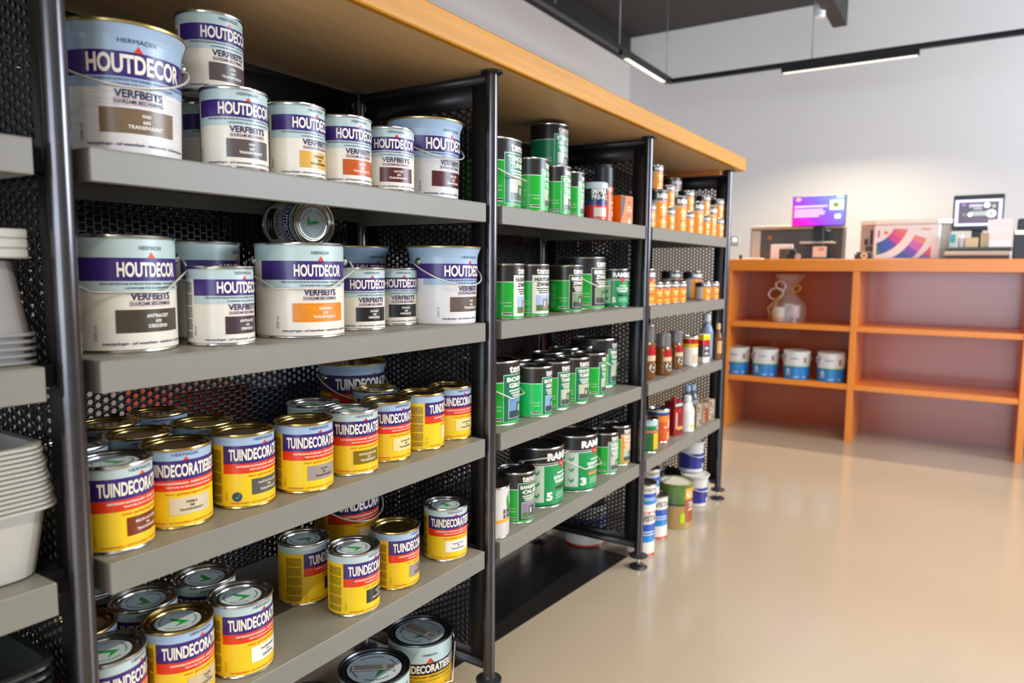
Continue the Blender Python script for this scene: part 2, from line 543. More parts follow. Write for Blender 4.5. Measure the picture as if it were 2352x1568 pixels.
def lug_mesh(r, zl, ang):
    b = MB()
    prof = [(.0095, 0), (.0095, .003), (.0075, .0055), (.004, .0075), (.0008, .008)]
    t = math.radians(ang)
    X = Vector((math.cos(t), math.sin(t), 0)); Y = Vector((-math.sin(t), math.cos(t), 0)); Z = Vector((0, 0, 1))
    for (ra, da), (rb, db) in zip(prof[:-1], prof[1:]):
        vs, fs = [], []
        for i in range(16):
            q = 2*PI*i/16
            for rr_, dd in ((ra, da), (rb, db)):
                vs.append(X*(r+dd)+Y*(rr_*math.cos(q))+Z*(zl+rr_*math.sin(q)))
        for i in range(16):
            j = (i+1) % 16
            fs.append((2*i, 2*j, 2*j+1, 2*i+1))
        b.add(vs, fs, STEEL, True)
    return b.mesh('handle_lug')

HSW = {'grijsB': ('#7a6248', ('GRIJS', '660', 'TRANSPARANT'), '#efe9df'), 'grijs': ('#5a4d49', ('GRIJS', '660', 'TRANSPARANT'), '#efe9df'),
       'melk': ('#d6a54a', ('MELKWIT', '658', 'TRANSPARANT'), '#3a2c18'), 'eik': ('#bf5410', ('EIKEN', '653', 'TRANSPARANT'), '#f3d9c0'),
       'noot': ('#571d22', ('NOTEN', '655', 'TRANSPARANT'), '#efdfd8'), 'nootB': ('#571d22', ('NOTEN', '655', 'TRANSPARANT'), '#efdfd8'),
       'ant': ('#473b2c', ('ANTRACIET', '630', 'DEKKEND'), '#efe9df'), 'ant7': ('#45323a', ('ANTRACIET', '630', 'DEKKEND'), '#efe9df'),
       'antB': ('#473b2c', ('ANTRACIET', '630', 'DEKKEND'), '#efe9df'), 'gren': ('GREN', ('GRENEN', '652', 'TRANSPARANT'), '#f7e6d2'),
       'zwart': ('#1d1913', ('ZWART', '620', 'DEKKEND'), '#efe9df'), 'grijs2': ('#66554c', ('GRIJS', '660', 'TRANSPARANT'), '#efe9df')}
TSW = {'bruin': ('#7a3014', ('BRUIN NATUREL', '766', 'TRANSPARANT'), '#f4e4d4', 's'), 'pebble': ('#d9c6a4', ('PEBBLE', '788', 'TRANSPARANT'), '#4a4030', 'g'),
       'natuur': ('#57534f', ('NATUUR BLAUW', '784', 'TRANSPARANT'), '#e8dcc8', 'g'), 'slate': ('#a08f88', ('SLATE', '787', 'TRANSPARANT'), '#1f1a18', 'g'),
       'groen': ('#7f6714', ('GROEN NATUREL', '767', 'TRANSPARANT'), '#f4ead0', 's'), 'dover': ('#ecd594', ('DOVER WIT', '786', 'TRANSPARANT'), '#4a4030', 'g'),
       'turn': ('#e8dcae', ('DOVER WIT', '786', 'TRANSPARANT'), '#4a4030', 'g'), 'goldb': ('#c9b184', ('TAUPE', '716', 'DEKKEND'), '#3a3020', 'gp'),
       'silverb': ('#f0e8da', ('TAUPEWHITE', '717', 'DEKKEND'), '#2a2622', 's'), 'bl': ('#f0e8da', ('TAUPEWHITE', '717', 'DEKKEND'), '#2a2622', 's'),
       'taupe': ('#cfb78e', ('TAUPE', '716', 'DEKKEND'), '#4a4030', 'gs'), 'tw': ('#f2eadf', ('TAUPEWHITE', '717', 'DEKKEND'), '#1f1a18', 's'),
       'dark': ('#28211f', ('NOTEN', '768', 'TRANSPARANT'), '#efe4d8', 's'), 'tg': ('#97877e', ('TAUPE', '716', 'TRANSPARANT'), '#2a2420', 'gp'),
       'kl': ('#f1e9e2', ('KLEURLOOS', '789', 'TRANSPARANT'), '#3a3430', 's')}
GREN = mat('printed pine grain', '#e08618', .35, noise=.3, nscale=14, stretch=(1, 2, 22))

PROTO = {}
def tin(key):
    """list of (part name, mesh, [(sub part, mesh)]) for one kind of container"""
    if key in PROTO:
        return PROTO[key]
    typ, var = key
    parts = []
    b = MB()
    kind, dims = typ.split(':')[0], [float(q) for q in typ.split(':')[1:]]
    if kind in ('H', 'HM', 'T', 'TD', 'G', 'GS', 'GB', 'RG', 'RB', 'W', 'O', 'V', 'CY', 'OIL'):
        r, h = dims if dims else {'H': (.054, .133), 'HM': (.083, .178), 'T': (.054, .133), 'TD': (.083, .178), 'G': (.054, .147), 'GS': (.047, .144), 'GB': (.083, .176), 'RG': (.054, .137), 'RB': (.083, .184), 'W': (.054, .14)}[kind]
        rimm, lidm, stick, lidprof = STEEL, STEEL, False, True
        P = Print(b, cyl(lambda v: r))
        t = h-.006
        if kind in ('H', 'HM'):
            sw, lines, tx = HSW[var]
            b.lathe([(r, .0045, pm(CRM)), (r, .0835/.133*h, pm(CRM)), (r, .1105/.133*h if kind == 'H' else .1434, pm(LBL)), (r, t, pm(LBL))], 64)
            houtdecor(P, r, h, 1, GREN if sw == 'GREN' else sw, lines, tx, kind == 'HM')
            stick = True
        elif kind == 'T':
            sw, lines, tx, lk = TSW[var]
            b.lathe([(r, .0045, pm(YEL)), (r, .1125, pm(LBL if lk[0] == 's' else LB2)), (r, t, pm(LBL))], 64)
            tuindecor(P, r, h, sw, lines, tx, False)
            if var == 'natuur':
                P.oval(-.052, .022, .0085, .0085, '#3a3560', 3)
                P.poly([(-.056, .022), (-.052, .017), (-.044, .031), (-.052, .021)], '#3aa83a', 4)
            if lk[0] == 'g':
                rimm = lidm = GOLD
            stick = lk in ('s', 'gs')
        elif kind == 'TD':
            b.lathe([(r, .0045, pm('#e8b414')), (r, .126, pm(LBL)), (r, t, pm(LBL))], 64)
            decor_black(P, r, h)
            rimm = mat('dark lacquered tin', '#6b7076', .28, 1)
            lidm = rimm
            stick = True
        elif kind in ('G', 'GS', 'GB'):
            g = '#12b02e' if var not in ('sta',) else '#0f8a52'
            if var in ('bgs',):
                g = '#14c45c'
            b.lathe([(r, .0035, pm(g)), (r, .665*h, pm('#dfeadd')), (r, .678*h, pm('#26221f')), (r, t, pm('#26221f'))], 64)
            tenco(P, r, h, var)
            lidm = mat('black lid', '#1e1c1d', .3, .2)
        elif kind in ('RG', 'RB'):
            b.lathe([(r, .0035, pm('#0c5a38')), (r, .05*h, pm('#15904e')), (r, .70*h, pm('#dcd6cc')), (r, .715*h, pm('#221f20')), (r, t, pm('#221f20'))], 64)
            rambo(P, r, h, var, None)
            lidm = mat('black lid', '#1e1c1d', .3, .2)
        elif kind == 'O':
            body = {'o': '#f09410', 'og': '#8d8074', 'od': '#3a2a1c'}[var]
            b.lathe([(r, .0035, pm(body)), (r, .70*h, pm('#dcd6cc')), (r, .715*h, pm('#262223')), (r, t, pm('#262223'))], 48)
            rambo(P, r, h, var, None)
        elif kind == 'W':
            b.lathe([(r, .0035, pm('#cfc8c2')), (r, .30*h, pm('#efa21a')), (r, .36*h, pm('#d8d2cb')), (r, t, pm('#d8d2cb'))], 64)
            P.oval(.045, .68*h, .02, .025, '#1c9a3c', 3)
            P.rect(.036, .056, .67*h, .70*h, '#d8ecd8', 4)
            P.poly([(-.09, .3*h), (-.075, .3*h), (.06, .95*h), (.045, .95*h)], '#efa21a', 2)
            P.rect(.012, .05, .37*h, .55*h, '#4a4c52', 2)
            P.rect(.02, .023, .37*h, .55*h, '#d8d2cb', 3)
            P.rect(.012, .05, .45*h, .46*h, '#d8d2cb', 3)
        elif kind == 'V':
            b.lathe([(r, .003, pm('#d8442c')), (r, .07*h, pm('#ebe3d6')), (r, .32*h, pm('#2c86c8')), (r, .44*h, pm('#3a6fc0')), (r, .56*h, pm('#2c55b4')), (r, .70*h, pm('#ebe3d6')), (r, t, pm('#ebe3d6'))], 48)
            P.text('VISTA', .01, .82*h, 1.25*r, .12*h, '#2a2a34', .01)
            P.rect(-.4*r, .6*r, .525*h, .55*h, '#d6deea', 2)
            P.rect(-.5*r, .7*r, .465*h, .49*h, '#d6deea', 2)
            lidm = rimm
        elif kind == 'OIL':
            b.lathe([(r, .003, pm('#b08a50')), (r, .52*h, pm('#26321c')), (r, .56*h, mat('printed leaves', '#5c7a3a', .4, noise=.6, nscale=30)), (r, t, pm('#3a4a2c'))], 48)
            P.rect(-.02, .075, .15*h, .66*h, '#a04a24', 2)
            P.rect(-.02, .075, .66*h, .9*h, '#ef9a1c', 2)
            P.oval(.002, .77*h, .014, .014, '#e8e0d4', 3)
            P.rect(.03, .06, .75*h, .81*h, '#d07c1c', 3)
            P.text('Tre', .025, .54*h, .05, .025, '#f0e4d4', .03, 4)
            P.rect(.0, .05, .40*h, .45*h, '#d8b8a4', 4)
            P.rect(-.04, -.02, .14*h, .36*h, '#b4d818', 2)
            lidm = mat('white paper lid', '#d8d2c2', .5)
            rimm = mat('olive lid rim', '#8a8a3c', .5)
        elif kind == 'CY':
            if var == 'wy':
                bands = [('#e8e0d2', .0), ('#e8b81a', .62), ('#b01414', .74), ('#d9cfb8', .90)]
            elif var == 'gy':
                bands = [('#2a6a34', 0), ('#d86a6e', .6), ('#2a7a3c', .66), ('#b4cdd0', .80)]
            else:
                bands = [('#d85a1c', 0), ('#e8832c', .62), ('#2c4488', .80), ('#d8d2c8', .90)]
            prof = [(r, max(.003, q*h), pm(c)) for c, q in bands]
            b.lathe(prof+[(r, t, prof[-1][2])], 40)
            if var == 'gy':
                P.rect(-.01, .04, .1*h, .58*h, '#efb414', 2)
                P.text('TU', .02, .72*h, .04, .012, '#f2ece0', .04)
            elif var == 'ow':
                P.text('.1', .0, .55*h, .03, .035, '#f7dcc4', .04)
                P.rect(0, .04, .08*h, .3*h, '#e8a080', 2)
            else:
                P.rect(-.02, .035, .1*h, .4*h, '#d8b89a', 2)
                P.rect(-.01, .02, .66*h, .69*h, '#a8821a', 3)
        # body bottom
        b.disc(r, .0045 if kind in ('H', 'HM', 'T', 'TD') else .0035, b.mats[0], 48, down=True)
        parts.append(('body', b.mesh('body'), []))
        q = MB()
        q.lathe(rim_profile(r, h, rimm), 64)
        parts.append(('rim', q.mesh('rim'), []))
        q = MB()
        z0 = .0045 if kind in ('H', 'HM', 'T', 'TD') else .0035
        q.lathe([(r-.004, .0004, rimm), (r+.0008, 0, rimm), (r+.0014, .0015, rimm), (r+.0008, z0-.0004, rimm), (r-.0002, z0+.0008, rimm)], 48)
        parts.append(('bottom_seam', q.mesh('bottom_seam'), []))
        q = MB()
        lp = lid_profile(r, h, lidm)
        q.lathe(lp, 48, cap1=True)
        subs = []
        if stick:
            subs.append(('sticker', sticker_mesh(r, h-.0072)))
        if kind == 'TD':
            subs.append(('paper_strip', strip_mesh(r, h-.006)))
        parts.append(('lid', q.mesh('lid'), subs))
        if kind == 'HM':
            zl = h-.034
            parts.append(('handle', bail(r, zl, .052, True, -24), [('handle_lug', lug_mesh(r, zl, 66)), ('handle_lug', lug_mesh(r, zl, -114))]))
        elif kind == 'TD':
            zl = h-.03
            parts.append(('handle', bail(r, zl, .085, True, 8), [('handle_lug', lug_mesh(r, zl, 98)), ('handle_lug', lug_mesh(r, zl, -82))]))
        elif kind == 'GB' and var != 'sta':
            zl = h-.03
            parts.append(('handle', bail(r, zl, .07, True, 0), [('handle_lug', lug_mesh(r, zl, 90)), ('handle_lug', lug_mesh(r, zl, -90))]))
        elif kind == 'RB':
            zl = h-.045
            parts.append(('handle', bail(r, zl, .06 if var == '3' else -.02, True, 0), [('handle_lug', lug_mesh(r, zl, 90)), ('handle_lug', lug_mesh(r, zl, -90))]))
    elif kind in ('HB', 'TB', 'BB'):
        if kind == 'BB':
            r, h = dims
        else:
            r, h = .083, .185
        k = r/.083
        r_b, r_t = r*(.94 if var != 'wb' else .965), r
        def rf(v):
            return r_b+(r_t-r_b)*min(1, max(0, v/h))
        P = Print(b, cyl(rf))
        def band(z0, z1, c):
            return [(rf(z0), z0, pm(c)), (rf(z1), z1, pm(c))]
        top = LB2 if kind != 'BB' else '#d8d6d2'
        if kind == 'HB':
            cols = [(0.004, '#e6e0dc'), (.1085, PUR), (.1434, LB2)]
        elif kind == 'TB':
            cols = [(0.004, '#e8b414'), (.0, None)]
            cols = [(0.004, '#e8b414'), (.0805*h/.133, '#2a1f55'), (.1125*h/.133, LB2)]
        else:
            cols = [(0.003, '#d6d4d0'), (.12*h, '#2b2f86'), (.62*h, '#d6d2ca')] if var == 'b' else [(0.003, '#2f7fc8'), (.44*h, '#2f9a4a'), (.47*h, '#dedcd8')]
        prof = [(rf(z), z, pm(c)) for z, c in cols]
        mt = prof[-1][2]
        FL = 1 if var == 'wb' else 1.075
        prof += [(rf(h*.86), h*.86, mt), (r_t*(1+.16*(FL-1)), h*.90, mt), (r_t*(1+.67*(FL-1)), h*.945, mt), (r_t*FL, h*.975, mt)]
        prof = [(r_b*.96, 0, pm(cols[0][1])), (r_b*.985, .0015, pm(cols[0][1]))]+prof
        b.lathe(prof, 64, cap0=True)
        if kind == 'HB':
            sw, lines, tx = HSW[var]
            houtdecor(P, r, h, 1, sw, lines, tx, True, True)
        elif kind == 'TB':
            tuindecor(P, r, h, '#d9c6a4', ('PEBBLE', '788', 'TRANSPARANT'), '#4a4030', True)
        elif var == 'wb':
            P.poly([(-1.2*r, .47*h), (-.62*r, .47*h), (-.95*r, .86*h), (-1.2*r, .86*h)], '#2a49b4', 2)
            P.rect(-.58*r, .02*r, .72*h, .77*h, '#8f96c4', 2)
            P.rect(.42*r, .66*r, .60*h, .78*h, '#a8623a', 2)
            P.rect(.50*r, .56*r, .64*h, .74*h, '#cfa08a', 3)
            P.poly([(-.9*r, .14*h), (-.62*r, .14*h), (-.62*r, .33*h), (-.76*r, .40*h), (-.9*r, .33*h)], '#d6d0c4', 2)
            P.rect(-.3*r, .1*r, .07*h, .11*h, '#a8cbe8', 2)
            P.rect(.42*r, .62*r, .06*h, .13*h, '#a8bce0', 2)
        else:
            P.rect(.2*r, .9*r, .15*h, .28*h, '#d8dae4', 2)
            P.text('G', .4*r, .72*h, .16*r, .09*h, '#3a3a48', .02)
            P.rect(.15*r, .8*r, .47*h, .54*h, '#aeb2d4', 2)
        parts.append(('body', b.mesh('body'), []))
        q = MB()
        ml = mat('bucket lid gold lacquer', '#b49a58', .3, .8) if kind != 'BB' else mat('bucket lid white', '#d8d4cc', .4)
        R2 = r_t*FL
        q.lathe([(R2-.001, h*.972, ml), (R2+.0022, h*.976, ml), (R2+.0024, h*.992, ml), (R2+.0006, h, ml), (R2-.004, h, ml), (R2-.006, h*.97, ml), (R2-.012, h*.965, ml)], 64, cap1=True)
        parts.append(('lid', q.mesh('lid'), []))
        zl = h*.80
        off = -10
        parts.append(('handle', bail(r*.985, zl, .055*k, False, off), [('handle_lug', lug_mesh(rf(zl), zl, 85+off)), ('handle_lug', lug_mesh(rf(zl), zl, -85+off))]))
    elif kind == 'IMP':
        r, h = .0365, .122
        b.lathe([(r*.95, 0, pm('#b8141c')), (r, .003, pm('#c8161e')), (r, .40*h, pm('#2c2a6e')), (r, .52*h, pm('#262630')), (r, .84*h, pm('#262630'))], 48, cap0=True)
        P = Print(b, cyl(lambda v: r))
        P.text('IMPRA', .0, .76*h, .054, .16*h, '#e8e2e2', .025)
        P.text('PRE-AQ', .003, .60*h, .058, .14*h, '#e8e2e2', .025)
        P.rect(-.018, .03, .10*h, .34*h, '#cfc2b8', 2)
        P.rect(-.016, .028, .045*h, .065*h, '#e88a80', 2)
        parts.append(('body', b.mesh('body'), []))
        q = MB()
        wl = mat('pale blue plastic lid', '#b9c7cc', .35)
        q.lathe([(r+.001, .83*h, wl), (r+.003, .84*h, wl), (r+.003, .97*h, wl), (r+.001, h, wl), (r-.006, h, wl), (r-.008, .985*h, wl)], 48, cap1=True)
        parts.append(('lid', q.mesh('lid'), []))
    elif kind == 'SPR':
        r, h = .033, .2
        o1 = pm('#e8621a')
        b.lathe([(r*.96, 0, STEEL), (r, .003, o1), (r, .60*h, o1), (r*.96, .635*h, STEEL), (r*.86, .66*h, STEEL), (r*.8, .67*h, STEEL)], 40, cap0=True)
        P = Print(b, cyl(lambda v: r))
        P.rect(-.045, -.005, .54*h, .59*h, '#c9c4be', 2)
        P.rect(-.005, .03, .48*h, .53*h, '#8a3c14', 2)
        P.rect(-.005, .03, .33*h, .36*h, '#f2c8a8', 2)
        P.rect(-.005, .03, .25*h, .27*h, '#f2c8a8', 2)
        P.rect(0, .02, .12*h, .2*h, '#e0b8a0', 2)
        parts.append(('can_body', b.mesh('can_body'), []))
        q = MB()
        q.lathe([(r*.99, .615*h, DARKPL), (r*1.0, .70*h, DARKPL), (r*.97, .93*h, DARKPL), (r*.85, .985*h, DARKPL), (r*.5, h, DARKPL)], 40, cap1=True)
        parts.append(('cap', q.mesh('cap'), []))
    elif kind in ('BOX', 'BOX2', 'CB'):
        if kind == 'BOX':
            w, d, h, base = .078, .05, .10, '#e87414'
        elif kind == 'BOX2':
            w, d, h, base = .06, .05, .155, '#a8441a'
        else:
            rr, h = dims
            w, d = rr*1.9, rr*1.5
            base = {'yrg': '#e4dccf', 'red': '#8c1414', 'm1': '#a8937e', 'm2': '#a08874'}[var]
        b.bbox(-d/2, d/2, -w/2, w/2, 0, h, pm(base), .0012)
        P = Print(b, flatx(d/2), 1)
        P2 = Print(b, lambda u, v, l: (u, -d/2*0-w/2-l, v), 1)
        if kind == 'BOX':
            P.poly([(-w/2, .45*h), (-w/2, h*.98), (-.1*w, h*.98), (-.25*w, .5*h), (-.45*w, .1*h)], '#4a2c1c', 1)
            P.rect(.05*w, .35*w, .74*h, .82*h, '#c8242a', 2)
            P.rect(0, .3*w, .58*h, .63*h, '#f2c69c', 2)
            P.rect(0, .42*w, .48*h, .53*h, '#f2c69c', 2)
            P.rect(0, .4*w, .3*h, .36*h, '#b85a12', 2)
            P.rect(.1*w, .3*w, .05*h, .2*h, '#e8d8c0', 2)
        elif kind == 'CB' and var == 'yrg':
            for Q in (P, P2):
                k2 = w if Q is P else d
                Q.rect(-k2/2+.001, k2/2-.001, .80*h, .98*h, '#ecc81a', 1)
                Q.rect(-k2/2+.001, k2/2-.001, .62*h, .80*h, '#c01820', 1)
                Q.rect(-k2/2+.001, k2/2-.001, .2*h, .62*h, '#4c4a4a', 1)
            P.rect(-.25*w, .25*w, .46*h, .55*h, '#c8c6c2', 2)
            P.rect(-.25*w, .25*w, .28*h, .36*h, '#c8c6c2', 2)
        elif kind == 'CB' and var == 'red':
            P.rect(-w/2+.001, w/2-.001, .82*h, .98*h, '#2a2422', 1)
            P.text('RAMBO', 0, .9*h, .8*w, .09*h, '#e8e2d8', .04)
            P.poly([(-.05*w, .72*h), (.1*w, .80*h), (.25*w, .72*h), (.1*w, .64*h)], '#d8202a', 2)
            P.rect(-.3*w, -.16*w, .2*h, .68*h, '#d0bcae', 2)
            P.rect(-.1*w, .45*w, .16*h, .26*h, '#e0a050', 2)
        elif kind == 'CB':
            rnd = random.Random(4)
            for i in range(26):
                u, v = rnd.uniform(-.42, .36)*w, rnd.uniform(.08, .86)*h
                P.rect(u, u+.14*w, v, v+.09*h, rnd.choice(['#2c2c44', '#d8cfc2', '#6a4a34', '#b8a48e', '#e2d8cc']), 1+i % 3)
            if var == 'm2':
                P.rect(-.15*w, .4*w, .05*h, .75*h, '#a04418', 5)
        parts.append(('carton', b.mesh('carton'), []))
        if kind == 'CB' and var == 'red':
            q = MB()
            cm = mat('red plastic cap', '#c01c20', .4)
            q.lathe([(.011, h-.0003, cm), (.011, h+.014, cm), (.009, h+.016, cm)], 24, cap1=True)
            parts.append(('cap', q.mesh('cap'), []))
    elif kind == 'JAR':
        r, h = dims
        amb = mat('amber liquid bottle', '#8a5416', .15, trans=.25, coat=.4)
        b.lathe([(r*.9, 0, amb), (r, .004, amb), (r, .58*h, amb), (r*.96, .64*h, amb), (r*.8, .68*h, amb)], 40, cap0=True)
        P = Print(b, cyl(lambda v: r))
        P.rect(-.9*r, .9*r, .44*h, .6*h, '#b01016', 1)
        P.rect(-.9*r, .9*r, .34*h, .44*h, '#d2bb96', 1)
        P.oval(0, .22*h, .55*r, .55*r, '#d8d0c0', 2)
        P.oval(0, .22*h, .36*r, .36*r, '#4a4038', 3)
        P.rect(-.15*r, .15*r, .2*h, .24*h, '#c8c0b0', 4)
        P.rect(.95*r, 1.3*r, .06*h, .66*h, '#e0c8b0', 1)
        parts.append(('bottle_body', b.mesh('bottle_body'), []))
        q = MB()
        cap = mat('clear grey cap', '#8e8a8a', .2, trans=.4, coat=.3)
        q.lathe([(r*.82, .675*h, cap), (r*.86, .70*h, cap), (r*.84, .97*h, cap), (r*.78, h, cap)], 40, cap1=True)
        parts.append(('cap', q.mesh('cap'), []))
    elif kind == 'BT':
        r, h = dims
        bc = {'bg': '#7f8ea4', 'br': '#7a4a20', 'wh': '#eceae6', 'cb': '#6e747e'}[var]
        m_ = pm(bc) if var != 'cb' else mat('clear bottle', '#8e949c', .15, trans=.5)
        b.lathe([(r*.9, 0, m_), (r, .004, m_), (r, .55*h, m_), (r*.97, .62*h, m_), (r*.7, .74*h, m_), (r*.45, .80*h, m_), (r*.42, .84*h, m_)], 40, cap0=True)
        P = Print(b, cyl(lambda v: r))
        if var == 'wh':
            P.rect(-.4*r, 1.0*r, .14*h, .22*h, '#ecd03a', 2)
            P.poly([(-.4*r, .23*h), (1.0*r, .29*h), (1.0*r, .33*h), (-.4*r, .27*h)], '#3a8cc0', 2)
            P.rect(0, .9*r, .48*h, .54*h, '#e8dc7a', 2)
            P.rect(-.2*r, .8*r, .40*h, .44*h, '#b0bac4', 2)
        elif var == 'cb':
            P.rect(-1.2*r, 1.2*r, .12*h, .45*h, '#2a3a7a', 2)
            P.rect(-1.2*r, 1.2*r, .45*h, .55*h, '#c8ccd4', 2)
        elif var == 'br':
            P.rect(-1.1*r, 1.1*r, .18*h, .52*h, '#cfa468', 2)
            P.rect(-1.1*r, 1.1*r, .52*h, .58*h, '#8a2c1c', 2)
        else:
            P.rect(-.9*r, 0, .1*h, .5*h, '#8f9db0', 2)
        parts.append(('bottle_body', b.mesh('bottle_body'), []))
        q = MB()
        cm = mat('bottle cap '+var, {'bg': '#d6d8dc', 'br': '#d8b878', 'wh': '#dcdad4', 'cb': '#a8bcd8'}[var], .4)
        q.lathe([(r*.5, .83*h, cm), (r*.55, .845*h, cm), (r*.52, .985*h, cm), (r*.42, h, cm)], 32, cap1=True)
        parts.append(('cap', q.mesh('cap'), []))
    PROTO[key] = parts
    return parts

KIND = {'HB': ('paint_bucket', 'bucket'), 'TB': ('paint_bucket', 'bucket'), 'BB': ('paint_bucket', 'bucket'), 'IMP': ('paint_container', 'container'), 'SPR': ('spray_can', 'spray can'),
        'BOX': ('carton_box', 'box'), 'BOX2': ('carton_box', 'box'), 'CB': ('carton_box', 'box'), 'JAR': ('amber_bottle', 'bottle'), 'BT': ('plastic_bottle', 'bottle'), 'OIL': ('oil_container', 'container')}
def place(typ, label, x, y, z, phi, var, group, tilt=None):
    kind = typ.split(':')[0]
    nm, cat = KIND.get(kind, ('paint_tin', 'paint tin'))
    t = thing(nm, label, cat, (x, y, z+.0003), math.radians(phi), group or None)
    if tilt:
        t.rotation_euler = tilt
    for pn, me, subs in tin((typ, var)):
        o = link(pn, me, t)
        for sn, sme in subs:
            link(sn, sme, o)
    return t
